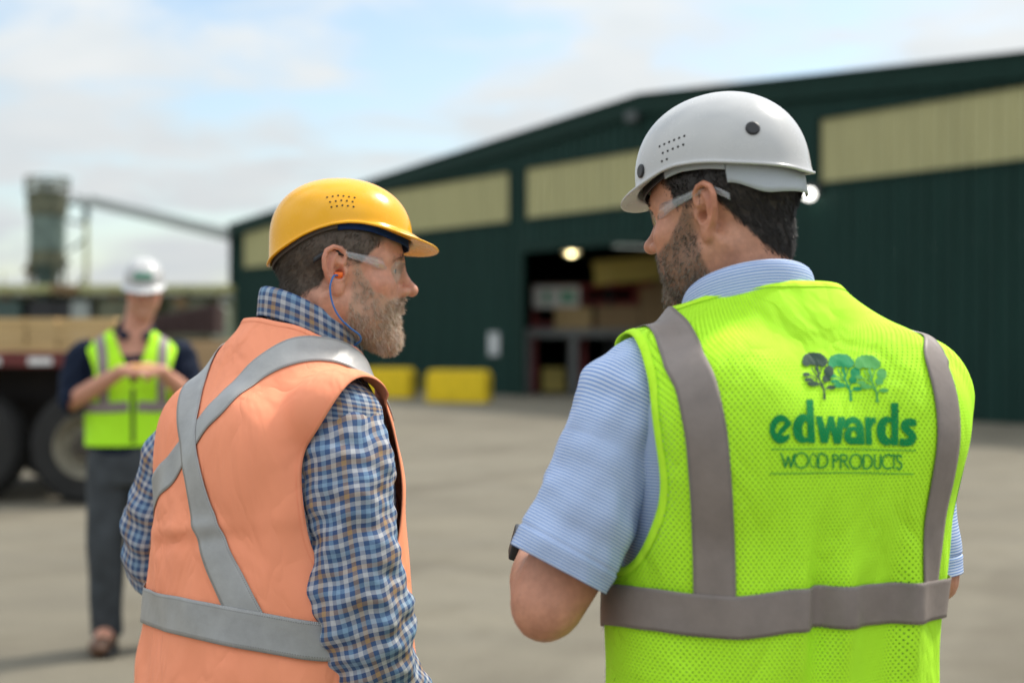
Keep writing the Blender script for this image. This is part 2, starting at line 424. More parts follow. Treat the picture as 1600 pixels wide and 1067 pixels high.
# a steel rack deck with packs of lumber on it
p0 = inpt(818, 513, 38.2); p1 = inpt(1080, 513, 38.2)
rk = empty('lumber_rack', ((p0[0] + p1[0]) / 2, 38.2, 0), 0, 'grey steel rack carrying lumber packs inside the doorway', 'rack')
RL = p1[0] - p0[0]; RZ = p0[2]
MB().box((0, 0, RZ - .12), (RL, .12, .24)).box((0, 1.6, RZ - .12), (RL, .12, .24)).build('beam', M_grey, rk, bev=.01)
for x in (-RL / 2 + .1, -RL / 2 + 1.35, 0.4, RL / 2 - .1):
    MB().box((x, 0, (RZ - .24) / 2), (.20, .2, RZ - .24)).build('post', M_grey, rk, bev=.01)
    MB().box((x, 1.6, (RZ - .24) / 2), (.20, .2, RZ - .24)).build('post', M_grey, rk, bev=.01)
def onrack(px0, px1, py0, py1, name, m, nl, nw, label, Y=38.2, z0=None, D=1.1):
    a = at(px0, py1, Y); b = at(px1, py0, Y)
    return bundle(name, ((a[0] + b[0]) / 2, Y + D / 2, a[2] if z0 is None else z0), b[0] - a[0], D, b[2] - a[2] if z0 is None else b[2] - z0, nl, nw, 0, m, label)
onrack(868, 925, 480, 513, 'lumber_bundle', M_pine, 5, 4, 'tan lumber pack on the rack under the white wrapped pack', z0=RZ)
onrack(933, 1000, 478, 513, 'lumber_bundle', M_pine2, 5, 4, 'brown lumber pack on the rack beside the tan pack', z0=RZ)
onrack(1003, 1070, 440, 513, 'lumber_bundle', M_pine2, 8, 4, 'tall brown lumber pack by the bearded face in the doorway', z0=RZ)
# red carriage frame standing on the rack
a = at(836, 513, 38.2); b = at(1000, 442, 38.2)
rf = empty('red_carriage', ((a[0] + b[0]) / 2, 39.4, 0), 0, 'dark red steel carriage frame behind the lumber packs', 'steel frame')
w = b[0] - a[0]; zb = b[2]
for x in (-w / 2, -w * .02, w / 2): MB().box((x, 0, zb / 2), (.16, .16, zb)).build('upright', M_red, rf, bev=.01)
for z in (RZ + .12, RZ + .72, zb - .08): MB().box((0, -.09, z), (w + .16, .1, .16)).build('crossbar', M_red, rf, bev=.01)
# white wrapped pack with green print
a = at(833, 482, 38.2); b = at(906, 447, 38.2)
wp = empty('wrapped_pack', ((a[0] + b[0]) / 2, 38.65, a[2] + .01), 0, 'white wrapped lumber pack with two green patches in the doorway', 'lumber bundle', 'lumber bundles')
w = b[0] - a[0]; h = b[2] - a[2]
MB().box((0, 0, h / 2), (w, .8, h)).build('wrap', M_wrap, wp, bev=.03)
MB().box((-w * .20, -.403, h * .5), (w * .14, .004, h * .5)).build('green_patch', M_wrapg, wp)
MB().box((w * .24, -.403, h * .5), (w * .32, .004, h * .5)).build('green_patch', M_wrapg, wp)
MB().box((-w * .25, .0, -.005), (.09, .8, .01)).box((w * .25, 0, -.005), (.09, .8, .01)).build('batten', M_pine2, wp)
# yellow pack carried high on the red frame
a = at(932, 441, 37.4); b = at(1036, 404, 37.4)
yb = bundle('lumber_bundle', ((a[0] + b[0]) / 2, 38.0, (a[2] + .02)), b[0] - a[0], 1.0, b[2] - a[2], 5, 4, 0, M_yel, 'bright yellow lumber pack raised high in the doorway')
yb.rotation_euler = (0, math.radians(-5), 0)
lt = empty('lift_mast', ((a[0] + b[0]) / 2, 38.9, 0), 0, 'dark lift mast holding up the yellow lumber pack', 'lift')
for x in (-.45, .45):
    MB().box((x, 0, (a[2] + .6) / 2), (.14, .16, a[2] + .6)).build('mast_rail', M_dark, lt, bev=.01)
    MB().box((x, -.95, a[2] - .06), (.14, 1.9, .06)).build('fork', M_red, lt)
MB().box((0, .5, .55), (1.2, .9, .9)).build('body', M_dark, lt, bev=.05)
onrack(848, 884, 575, 588, 'lumber_bundle', M_yel, 2, 3, 'small yellow lumber pack low under the grey rack', Y=39.2, z0=.02)

# ------------------------------------------------------------------ trailer with lumber on the left
TY = 12.9; TS = F / TY
M_tyre = pm('black_rubber', (.018, .017, .016), .85, var=.3, vs=9, bump=.5, bs=40, bd=.004)
M_rim = pm('dusty_rim', (.30, .27, .20), .55, .3, var=.3, vs=5)
M_hub = pm('rusty_hub', (.045, .035, .025), .7, var=.3)
M_mar = pm('dark_red_trailer', (.135, .018, .016), .5, var=.3, vs=3)
M_under = pm('dark_underframe', (.018, .013, .012), .8, var=.3)
tr = empty('flatbed_trailer', (at(60, 786, TY)[0], TY, 0), math.radians(-4), 'dark red flatbed trailer with dusty wheels behind the man in green', 'trailer')
DK = CAM_H - (550 - HOR) / F * TY; FB = CAM_H - (573 - HOR) / F * TY
XR = at(168, 0, TY)[0] - at(60, 0, TY)[0]; XL = -8.0
MB().box(((XL + XR) / 2, .04, (DK + FB) / 2), (XR - XL, .08, DK - FB)).build('side_rail', M_mar, tr, bev=.006)
MB().box(((XL + XR) / 2, 1.3, DK - .03), (XR - XL, 2.5, .05)).build('deck', M_pine2, tr)
MB().box((XR + .02, 1.3, (DK + FB) / 2), (.04, 2.6, DK - FB)).build('tail_rail', M_mar, tr)
for y in (.75, 1.85): MB().box(((XL + XR) / 2, y, FB - .16), (XR - XL - .2, .12, .34)).build('chassis_beam', M_under, tr)
sp = at(63, 0, TY)[0] - at(60, 0, TY)[0]
for px in (63, -20): 
    x = at(px, 0, TY)[0] - at(60, 0, TY)[0]
    MB().box((x, -.005, (DK + FB) / 2 - .015), (.22, .008, .062)).build('reflector_strip', M_white, tr)
R = .515
def wheel(x, y, nm='wheel'):
    prof = [(R * .56, -.02), (R * .60, -.012), (R * .78, -.03), (R * .93, -.015), (R * .985, .03), (R, .08), (R, .22), (R * .985, .27), (R * .93, .31), (R * .6, .31), (R * .56, .31)]
    ty = MB().lathe(prof, (x, y, R), 48, 'Y').build(nm, M_tyre, tr, smooth=True)
    tread = MB()
    for k in range(44):
        a = 2 * PI * k / 44
        for (yy, da) in ((.085, 0), (.215, .07)):
            M_ = Matrix.Rotation(-(a + da), 3, 'Y'); tread.add(*_bx(M_, Vector((x, y + yy, R)), R + .004))
    tread.build('tread', M_tyre, ty)
    rim = MB().lathe([(R * .57, -.015), (R * .55, -.022), (R * .53, -.01), (R * .51, .04), (R * .40, .09), (R * .385, .10), (R * .30, .105), (R * .22, .09)], (x, y, R), 40, 'Y').build('rim', M_rim, ty, smooth=True)
    hub = MB().lathe([(R * .23, .10), (R * .22, .0), (R * .18, -.03), (.001, -.04)], (x, y, R), 24, 'Y')
    for k in range(10):
        a = 2 * PI * k / 10; hub.lathe([(.016, .10), (.016, .06), (.001, .055)], (x + R * .32 * math.cos(a), y, R + R * .32 * math.sin(a)), 8, 'Y')
    hub.build('hub', M_hub, ty, smooth=True)
def _bx(M_, c, r):
    P = [Vector((sx * .028, sy * .05, r + sz * .008)) for sx in (-1, 1) for sy in (-1, 1) for sz in (-1, 1)]
    return [M_ @ p + c for p in P], [(0, 1, 3, 2), (4, 6, 7, 5), (0, 4, 5, 1), (2, 3, 7, 6), (0, 2, 6, 4), (1, 5, 7, 3)]
def _px(px): return at(px, 0, TY)[0] - at(60, 0, TY)[0]
for px in (132, -64): wheel(_px(px), .03); wheel(_px(px), 2.15)
for px in (132, -64): MB().tube([(_px(px), .1, R), (_px(px), 2.4, R)], .06, 10).build('axle', M_under, tr, smooth=True)
for px in (132, -64):
    MB().tube([(_px(px) + .5, .75, FB - .32), (_px(px), .75, R + .12), (_px(px) - .5, .75, FB - .32)], .035, 6).build('leaf_spring', M_under, tr, smooth=True)
MB().box((_px(222), 1.2, .72), (.02, 2.0, .42)).build('mud_flap', M_tyre, tr)
MB().box((_px(-160), 1.9, .72), (4.2, .06, .95)).build('far_side_skirt', M_under, tr)
# lumber packs on the deck
LZ = CAM_H - (497 - HOR) / F * TY
ox = at(60, 786, TY)[0]
_seams = [(-360, -195), (-190, -85), (-80, 30), (30, 80), (80, 170)]
_lab = ['tan lumber pack at the trailer end left of the picture', 'tan lumber pack next to the left picture edge', 'tan lumber pack above the left trailer wheel', 'short tan lumber pack in the middle of the trailer deck', 'tan lumber pack beside the green vest on the trailer']
c_, s_ = math.cos(math.radians(-4)), math.sin(math.radians(-4))
for (a, b), lb in zip(_seams[2:], _lab[2:]):
    xa, xb = _px(a), _px(b); xm = (xa + xb) / 2; ym = .7
    bundle('lumber_bundle', (ox + xm * c_ - ym * s_, TY + xm * s_ + ym * c_, DK + .005), xb - xa - .006, 1.1, LZ - DK, 7, 6, math.radians(-4), M_pine, lb, 'lumber packs on the trailer')

# ------------------------------------------------------------------ mill equipment far left
M_silo = pm('grey_green_steel', (.15, .205, .175), .6, .1, var=.25, vs=2)
M_silo2 = pm('olive_rusty_steel', (.13, .135, .085), .7, .1, var=.35, vs=2)
M_silo3 = pm('dark_teal_steel', (.05, .085, .075), .6, var=.2)
M_olive = pm('olive_rail_paint', (.38, .38, .16), .6, var=.2)
M_rust = pm('rust_brown', (.20, .12, .05), .8, var=.3)
M_conv = pm('galvanised_conveyor', (.34, .37, .35), .5, .2, var=.15)
SY = 60.0; SS = SY / F
def Z(py, Y=SY): return CAM_H - (py - HOR) / F * Y
def X(px, Y=SY): return (px - 800) / F * Y
si = empty('cyclone_silo', (X(74), SY, 0), 0, 'grey green cyclone silo with railed top platform rising over the yard', 'silo')
def drum(r0, r1, y0, y1, m, nm, n=32): MB().lathe([(.001, Z(y1)), (r0 * SS, Z(y1)), (r1 * SS, Z(y0)), (.001, Z(y0))], (0, 0, 0), n).build(nm, m, si, smooth=True)
drum(28, 28, 336, 392, M_silo, 'cylinder'); drum(31, 32, 303, 337, M_silo2, 'collar_drum'); drum(26, 27, 391, 414, M_silo2, 'lower_ring'); drum(17, 25, 413, 436, M_silo3, 'cone')
drum(18, 18, 435, 540, M_silo3, 'outlet_pipe')
drum(16, 16, 283, 304, M_conv, 'vent_stack'); drum(34, 34, 301, 304, M_silo2, 'platform')
rl = MB()
for k in range(14):
    a = 2 * PI * k / 14; x, y = 33 * SS * math.cos(a), 33 * SS * math.sin(a); rl.tube([(x, y, Z(303)), (x, y, Z(279))], .035, 6)
for py in (279, 290):
    rl.tube([(33 * SS * math.cos(2 * PI * k / 28), 33 * SS * math.sin(2 * PI * k / 28), Z(py)) for k in range(29)], .045, 6, caps=False)
rl.build('railing', M_silo2, si)
MB().tube([(20 * SS, 0, Z(318)), (48 * SS, 0, Z(316)), (58 * SS, 0, Z(320)), (61 * SS, 0, Z(332))], .11, 10).build('inlet_duct', M_silo3, si, smooth=True)
for k, (x0, y0, x1, y1) in enumerate(((-16, 395, -36, 425), (-20, 388, -30, 440), (16, 405, 34, 410), (-25, 440, -20, 395))):
    MB().tube([(x0 * SS, 0, Z(y0)), (x1 * SS, 0, Z(y1))], .11, 8).build('brace', M_rust if k != 2 else M_silo2, si)
for (x, y) in ((-20, -20), (20, -20), (20, 20), (-20, 20)): MB().tube([(x * SS, y * SS, 0), (x * SS, y * SS, Z(395))], .09, 8).build('leg', M_silo2, si)
ms = empty('steel_mast', (X(135), SY, 0), 0, 'thin green steel mast beside the cyclone silo with stays', 'mast')
MB().box((0, 0, Z(322) / 2), (.15, .15, Z(322))).build('post', M_olive, ms)
MB().box((0, 0, (Z(345) + Z(316)) / 2), (.22, .22, Z(316) - Z(345))).build('head', M_silo3, ms)
for (a, b, c, d) in ((-1, 374, -28, 392), (-1, 350, -30, 345), (0, 428, -12, 446)): MB().tube([(a * SS, 0, Z(b)), (c * SS, 0, Z(d))], .06, 8).build('stay', M_silo3, ms)
# sloping conveyor from the mast to the warehouse
A = Vector((X(128, 59), 59, Z(316, 59))); B = Vector((X(369, 51), 51.2, Z(375, 51)))
cv = empty('belt_conveyor', A, 0, 'long sloping conveyor from the silo down to the warehouse corner', 'conveyor')
D = B - A; L = D.length; dd = D.normalized(); sd = dd.cross(Vector((0, 0, 1))).normalized()
RM = Matrix((dd, sd, dd.cross(sd) * 1)).transposed()
upv = sd.cross(dd)
for s in (-1, 1):
    for h in (0, .26): MB().tube([sd * s * .35 + upv * h, D + sd * s * .35 + upv * h], .045, 6).build('chord', M_conv, cv)
MB().box(D / 2 + upv * .05, (L, .6, .04), R=RM).build('belt', M_dark, cv)
lac = MB()
n = 34
for k in range(n):
    for s in (-1, 1):
        a = D * (k / n) + sd * s * .35; b_ = D * ((k + .5) / n) + sd * s * .35 + upv * .26; c = D * ((k + 1) / n) + sd * s * .35
        lac.tube([a, b_], .025, 5); lac.tube([b_, c], .025, 5)
lac.build('lacing', M_conv, cv, kind='stuff')
# low walkway gallery across the yard behind the trailer
GYY = 46.0
ga = empty('walkway_gallery', (X(170, GYY), GYY, 0), 0, 'long olive steel gallery with handrail and dark bays behind the trailer', 'gallery')
gx0, gx1 = X(-150, GYY) - X(170, GYY), X(362, GYY) - X(170, GYY)
gl = gx1 - gx0; gm = (gx0 + gx1) / 2
MB().box((gm, 0, (Z(446, GYY) + Z(458, GYY)) / 2), (gl, 1.4, Z(446, GYY) - Z(458, GYY))).build('deck_beam', M_olive, ga, bev=.01)
hr = MB(); hr.tube([(gx0, -.7, Z(428, GYY)), (X(250, GYY) - X(170, GYY), -.7, Z(428, GYY))], .04, 6)
MB().box((gm, .6, Z(490, GYY) - .3), (gl, .1, Z(458, GYY) - Z(510, GYY) + .8)).build('rear_sheet', pm('moss_green_sheet', (.21, .23, .13), .8, var=.5, vs=1.2), ga)
k = 0; x = gx0
while x < gx1:
    if x < X(60, GYY) - X(170, GYY): MB().tube([(x, -.7, Z(446, GYY)), (x, -.7, Z(428, GYY))], .03, 6).build('baluster', M_olive, ga)
    MB().box((x, -.4, Z(458, GYY) / 2), (.14, .14, Z(458, GYY))).build('post', M_silo3 if k % 3 else M_rust, ga); x += 1.15; k += 1
for (pa, pb, m) in ((-10, 40, M_silo3), (52, 96, M_dark), (92, 118, M_dark), (118, 146, M_conv), (160, 230, M_silo2), (270, 330, M_silo2)):
    a, b_ = X(pa, GYY) - X(170, GYY), X(pb, GYY) - X(170, GYY)
    MB().box(((a + b_) / 2, -.1, Z(470, GYY) / 2 + .2), (b_ - a, .8, Z(470, GYY) - .4)).build('bay_cabinet', m, ga, bev=.02)
for (pa, pb, py, m) in ((92, 112, 452, M_rust), (113, 132, 454, M_rust), (282, 300, 474, M_rust)):
    a, b_ = X(pa, GYY) - X(170, GYY), X(pb, GYY) - X(170, GYY)
    MB().box(((a + b_) / 2, -.75, Z(py, GYY)), (b_ - a, .1, .28)).build('cover_plate', m, ga, bev=.01)
# pale tank at the corner of the warehouse and dark dump trailer
tk = empty('storage_tank', (X(346, 40), 40, 0), 0, 'pale grey green upright tank beside the warehouse corner', 'tank')
MB().lathe([(.001, Z(478, 40) + .0), (.10, Z(478, 40)), (.26, Z(484, 40)), (.26, 0)], (0, 0, 0), 28).build('shell', pm('pale_green_grey', (.27, .30, .22), .5, var=.12), tk, smooth=True)
for z in (.8, 1.7): MB().lathe([(.265, z), (.275, z + .02), (.275, z + .06), (.265, z + .08)], (0, 0, 0), 28).build('band', M_silo, tk)
MB().tube([(0, 0, Z(478, 40) - .05), (0, 0, Z(468, 40)), (.3, 0, Z(466, 40))], .04, 8).build('pipe', M_conv, tk, smooth=True)
dy_ = 22.0
dt = empty('dump_trailer', (X(285, dy_), dy_, 0), math.radians(8), 'dark brown high sided trailer behind the man in green', 'trailer')
x0, x1 = X(222, dy_) - X(285, dy_), X(337, dy_) - X(285, dy_)
z00, z01, zb = Z(499, dy_), Z(474, dy_), Z(522, dy_)
M_choc = pm('dark_brown_paint', (.042, .018, .016), .6, var=.3)
MB().prism([(x0, zb), (x1, zb), (x1, z01), (x0, z00)], lambda p: (p[0], 0, p[1]), lambda p: (p[0], 2.2, p[1])).build('body', M_choc, dt, bev=.02)
for k in range(6):
    x = x0 + (x1 - x0) * (k + .5) / 6; zt = z00 + (z01 - z00) * (k + .5) / 6
    MB().box((x, -.03, (zt + zb) / 2), (.06, .06, zt - zb)).build('side_rib', M_choc, dt)
MB().box(((x0 + x1) / 2, 1.1, zb - .2), (x1 - x0, 1.2, .26)).build('chassis', M_under, dt)
for x in (x0 + .25, x1 - .35):
    for y in (.1, 1.8):
        MB().lathe([(.22, .0), (.44, -.01), (.5, .05), (.5, .2), (.44, .26), (.22, .26)], (x, y, .5), 32, 'Y').build('wheel', M_tyre, dt, smooth=True)
        MB().lathe([(.001, .02), (.2, .05), (.23, .0)], (x, y, .5), 24, 'Y').build('rim', M_rim, dt, smooth=True)
tb = bundle('timber_pile', (X(305, 20), 20.3, 0.0), 1.5, .9, Z(532, 20), 9, 5, math.radians(20), M_pine2, 'low brown timber pile in front of the dark brown trailer', 'lumber bundles')
# far tree line behind the mill
def far_trees():
    b = NB('far_tree_green'); co = b.coord('Object'); f = b.noise(co, .4, 4)
    b.set(color=b.ramp(f, [(.3, (.05, .065, .03)), (.7, (.09, .11, .05))]), rough=.9)
    rng = np.random.default_rng(3); V = []; 
    n = 9000
    xs = rng.uniform(-110, 40, n); h = 3.2 + 1.2 * np.sin(xs * .13) + .8 * np.sin(xs * .31 + 1) + .5 * np.sin(xs * .9)
    zz = rng.uniform(0, 1, n) ** .7 * h; yy = 150 + rng.normal(0, 3, n)
    s = rng.uniform(.35, .8, n); 
    c = np.stack([xs, yy, zz], -1)
    P = c[:, None, :] + rng.normal(0, 1, (n, 3, 3)) * s[:, None, None]
    return link('far_treeline', me_np('far_treeline', P.reshape(-1, 3), np.arange(n * 3).reshape(-1, 3), False), b.m)
tag(far_trees(), 'low dark green line of far trees behind the mill', 'trees', kind='stuff')
# ================================================================== people: distance fields and their surfaces
f4 = np.float32
def smin(a, b, k):
    if k <= 0: return np.minimum(a, b)
    h = np.clip(.5 + .5 * (b - a) / k, 0, 1); return b * (1 - h) + a * h - k * h * (1 - h)
def smax(a, b, k): return -smin(-a, -b, k)
class SDF:
    """a list of shapes joined smoothly; can be read on a grid or at loose points"""
    def __init__(s): s.ops = []
    def op(s, mode, f, lo, hi, k): s.ops.append((mode, f, np.array(lo, float), np.array(hi, float), k)); return s
    def eval(s, x, y, z):
        D = np.full(np.broadcast(x, y, z).shape, 1.0)
        for mode, f, lo, hi, k in s.ops:
            d = f(x, y, z); D = smin(D, d, k) if mode == 'u' else smax(D, -d, k)
        return D
    def at(s, P): return s.eval(P[:, 0], P[:, 1], P[:, 2])
    def grad(s, P, e=.0015):
        g = np.stack([s.at(P + np.eye(3)[i] * e) - s.at(P - np.eye(3)[i] * e) for i in range(3)], -1)
        return g / (np.linalg.norm(g, axis=1, keepdims=True) + 1e-9)
    def gradm(s, P, e=.0015):
        return np.stack([s.at(P + np.eye(3)[i] * e) - s.at(P - np.eye(3)[i] * e) for i in range(3)], -1) / (2 * e)
    def project(s, P, d=0.0, it=4):
        P = np.array(P, float)
        for _ in range(it):
            g = s.gradm(P); n2 = (g * g).sum(1) + 1e-6
            st = ((s.at(P) - d) / n2)[:, None] * g
            ln = np.linalg.norm(st, axis=1, keepdims=True); st *= np.minimum(1, .03 / (ln + 1e-9)); P = P - st
        return P
    def grid(s, xs, ys, zs):
        D = np.full((len(xs), len(ys), len(zs)), 1.0, f4); ax = (xs, ys, zs)
        for mode, f, lo, hi, k in s.ops:
            sl = []
            for i in range(3):
                a = max(0, np.searchsorted(ax[i], lo[i] - k - .012)); b = min(len(ax[i]), np.searchsorted(ax[i], hi[i] + k + .012)); sl.append(slice(a, b))
            if any(q.stop <= q.start for q in sl): continue
            d = f(xs[sl[0], None, None], ys[None, sl[1], None], zs[None, None, sl[2]])
            sub = D[tuple(sl)]; D[tuple(sl)] = smin(sub, d, k) if mode == 'u' else smax(sub, -d, k)
        return D
    # --- shapes; T is an optional frame (origin, 3x3 columns = axes)
    def ell(s, c, r, k=.01, mode='u', T=None):
        c = np.array(c, float); r = np.array(r, float)
        if T is None: O, A = c, np.eye(3)
        else: O, A = T[0] + T[1] @ c, T[1]
        ext = np.sqrt(((A * r) ** 2).sum(1))
        def f(x, y, z):
            x = x - O[0]; y = y - O[1]; z = z - O[2]
            u = (A[0, 0] * x + A[1, 0] * y + A[2, 0] * z) / r[0]; v = (A[0, 1] * x + A[1, 1] * y + A[2, 1] * z) / r[1]; w = (A[0, 2] * x + A[1, 2] * y + A[2, 2] * z) / r[2]
            k0 = np.sqrt(u * u + v * v + w * w); k1 = np.sqrt((u / r[0]) ** 2 + (v / r[1]) ** 2 + (w / r[2]) ** 2)
            return k0 * (k0 - 1) / (k1 + 1e-9)
        return s.op(mode, f, O - ext, O + ext, k)
    def chain(s, pts, rad, k=.01, mode='u', T=None):
        pts = [np.array(p, float) for p in pts]
        if T is not None: pts = [T[0] + T[1] @ p for p in pts]
        if not isinstance(rad, (list, tuple)): rad = [rad] * len(pts)
        P = np.array(pts); rm = max(rad)
        def f(x, y, z):
            D = None
            for a, b, ra, rb in zip(pts[:-1], pts[1:], rad[:-1], rad[1:]):
                d = b - a; L2 = d @ d + 1e-12
                t = np.clip(((x - a[0]) * d[0] + (y - a[1]) * d[1] + (z - a[2]) * d[2]) / L2, 0, 1)
                q = np.sqrt((x - a[0] - t * d[0]) ** 2 + (y - a[1] - t * d[1]) ** 2 + (z - a[2] - t * d[2]) ** 2) - (ra + (rb - ra) * t)
                D = q if D is None else np.minimum(D, q)
            return D
        return s.op(mode, f, P.min(0) - rm, P.max(0) + rm, k)
    def slices(s, tab, k=.01, n=2.4, zlo=None, zhi=None, off=0.0, wob=None):
        """rows: z, centre x, centre y, half width, half depth"""
        t = np.array(tab, float); zz = np.linspace(t[0, 0], t[-1, 0], 160)
        def cub(col):
            x, yv = t[:, 0], t[:, col]; m = np.gradient(yv, x); i = np.clip(np.searchsorted(x, zz) - 1, 0, len(x) - 2)
            h = x[i + 1] - x[i]; q = (zz - x[i]) / h
            return (2*q**3-3*q*q+1)*yv[i] + (q**3-2*q*q+q)*h*m[i] + (-2*q**3+3*q*q)*yv[i+1] + (q**3-q*q)*h*m[i+1]
        cx, cy, a, b = cub(1), cub(2), cub(3) + off, cub(4) + off
        zlo = t[0, 0] if zlo is None else zlo; zhi = t[-1, 0] if zhi is None else zhi
        def f(x, y, z):
            A = np.interp(z, zz, a); B = np.interp(z, zz, b); CX = np.interp(z, zz, cx); CY = np.interp(z, zz, cy)
            u = np.abs(x - CX) / A; v = np.abs(y - CY) / B
            d = ((u ** n + v ** n + 1e-9) ** (1 / n) - 1) * np.minimum(A, B)
            if wob is not None: d = d - wob(x, y, z)
            return np.maximum(np.maximum(d, zlo - z), z - zhi)
        R_ = max(a.max(), b.max()) + .1
        return s.op('u', f, (-R_ + cx.min(), -R_ + cy.min(), zlo), (R_ + cx.max(), R_ + cy.max(), zhi), k)
def axis(lo, hi, hc, fine=()):
    """grid line positions, hc apart and closer inside the fine ranges"""
    v = [lo]
    while v[-1] < hi:
        h = hc
        for a, b, hf in fine:
            if a - hc * .5 <= v[-1] <= b: h = min(h, hf)
        v.append(v[-1] + h)
    return np.array(v)
def snets(D, xs, ys, zs):
    S = (D < 0)
    n = [q - 1 for q in D.shape]
    cnt = np.zeros(n, np.uint8)
    offs = [(i, j, k) for i in (0, 1) for j in (0, 1) for k in (0, 1)]
    for i, j, k in offs: cnt += S[i:i + n[0], j:j + n[1], k:k + n[2]]
    act = np.argwhere((cnt > 0) & (cnt < 8)); idx = np.full(n, -1, np.int32); idx[tuple(act.T)] = np.arange(len(act))
    val = {o: D[act[:, 0] + o[0], act[:, 1] + o[1], act[:, 2] + o[2]] for o in offs}
    X_ = (xs, ys, zs); pos = np.zeros((len(act), 3)); num = np.zeros(len(act))
    for o in offs:
        for d in range(3):
            if o[d]: continue
            o2 = tuple(1 if q == d else o[q] for q in range(3))
            va, vb = val[o], val[o2]; cr = (va < 0) != (vb < 0); t = np.where(cr, va / np.where(cr, va - vb, 1), 0)
            p = np.stack([X_[q][act[:, q] + o[q]] for q in range(3)], -1)
            p[:, d] += t * (X_[d][act[:, d] + 1] - X_[d][act[:, d]])
            pos += np.where(cr[:, None], p, 0); num += cr
    V = pos / num[:, None]
    Q = []
    for d in range(3):
        e1, e2 = [(1, 2), (2, 0), (0, 1)][d]
        sl0 = [slice(1, n[q]) for q in range(3)]; sl0[d] = slice(0, n[d]); sl1 = list(sl0); sl1[d] = slice(1, n[d] + 1)
        a = S[tuple(sl0)]; b = S[tuple(sl1)]; w = np.argwhere(a != b)
        if not len(w): continue
        sg = a[tuple(w.T)]; base = w + np.array([0 if q == d else 1 for q in range(3)])
        def cell(o1, o2):
            c = base.copy(); c[:, e1] -= o1; c[:, e2] -= o2; return idx[c[:, 0], c[:, 1], c[:, 2]]
        q = np.stack([cell(1, 1), cell(0, 1), cell(0, 0), cell(1, 0)], -1)
        q[~sg] = q[~sg][:, ::-1]; Q.append(q)
    Q = np.concatenate(Q); Q = Q[(Q >= 0).all(1)]
    return V, Q
def compact(V, Q, keep):
    Q = Q[keep]; u, inv = np.unique(Q, return_inverse=True); return V[u], inv.reshape(Q.shape), u
def clip(sdf, V, Q, g, it=5):
    """keep the part of the surface where g > 0 and give it a clean edge on g = 0"""
    G = g(V); keep = (G[Q] > 0).any(1); V, Q, _ = compact(V, Q, keep); V = V.copy()
    bad = np.where(g(V) < 0)[0]; P = V[bad]; e = .001
    for _ in range(it):
        gr = np.stack([g(P + np.eye(3)[i] * e) - g(P - np.eye(3)[i] * e) for i in range(3)], -1) / (2 * e)
        n = sdf.grad(P); gr = gr - n * (gr * n).sum(1, keepdims=True); n2 = (gr * gr).sum(1) + 1e-4
        st = gr * (g(P) / n2)[:, None]; ln = np.linalg.norm(st, axis=1, keepdims=True); st *= np.minimum(1, .008 / (ln + 1e-9))
        P = sdf.project(P - st, 0, 1)
    V[bad] = P; return V, Q
def waves(seed, n, wl, amp, stretch=(1, 1, 1)):
    """a sum of slow random ripples"""
    r = np.random.default_rng(seed); K = r.normal(size=(n, 3)); K /= np.linalg.norm(K, axis=1, keepdims=True)
    K = K * (2 * PI / (wl * r.uniform(.6, 1.5, (n, 1)))) * np.array(stretch); ph = r.uniform(0, 6.28, n)
    def f(x, y, z):
        o = 0
        for k, p in zip(K, ph): o = o + np.sin(k[0] * x + k[1] * y + k[2] * z + p)
        return o * (amp / math.sqrt(n))
    return f
def rotz(a): c, s = math.cos(a), math.sin(a); return np.array([[c, -s, 0], [s, c, 0], [0, 0, 1.]])
def rotx(a): c, s = math.cos(a), math.sin(a); return np.array([[1, 0, 0], [0, c, -s], [0, s, c.real]])
def roty(a): c, s = math.cos(a), math.sin(a); return np.array([[c, 0, s], [0, 1, 0], [-s, 0, c]])
def unit(v): v = np.array(v, float); return v / np.linalg.norm(v)

class Person:
    def __init__(s, name, X, Y, yaw, label):
        s.o = np.array([X, Y, 0.0]); s.yaw = math.radians(yaw); s.R = rotz(s.yaw)
        s.root = empty(name, (X, Y, 0), s.yaw, label, 'person')
    def loc(s, p): return s.R.T @ (np.array(p, float) - s.o)
    def locs(s, P): return (np.array(P, float) - s.o) @ s.R
    def px(s, x, y, Y): return s.loc(at(x, y, Y))
    def cam(s): return s.loc((0, 0, CAM_H))
    def ray(s, x, y):
        d = s.R.T @ unit(at(x, y, 1.0) - np.array([0, 0, CAM_H])); return s.cam(), d
    def hit(s, sdf, pix, t0=1.1, t1=3.2, n=420):
        """points of a surface seen at the given picture positions"""
        pix = np.asarray(pix, float); c = s.cam()
        W = np.stack([(pix[:, 0] - 800) / F, np.ones(len(pix)), -(pix[:, 1] - HOR) / F], -1); W /= np.linalg.norm(W, axis=1, keepdims=True); Dr = W @ s.R
        T = np.full(len(pix), np.nan); prev = None
        for t in np.linspace(t0, t1, n):
            d = sdf.at(c + Dr * t); h = np.isnan(T) & (d < 0); T[h] = t
            if not np.isnan(T).any(): break
        bad = np.isnan(T)
        if bad.any(): 
            best = np.full(bad.sum(), 9.); tb = np.zeros(bad.sum())
            for t in np.linspace(t0, t1, n):
                d = np.abs(sdf.at(c + Dr[bad] * t)); m = d < best; best[m] = d[m]; tb[m] = t
            T[bad] = tb
        lo, hi = T - (t1 - t0) / n, T.copy()
        for _ in range(12):
            m = (lo + hi) / 2; ins = sdf.at(c + Dr * m[:, None]) < 0; hi = np.where(ins, m, hi); lo = np.where(ins, lo, m)
        return c + Dr * hi[:, None]

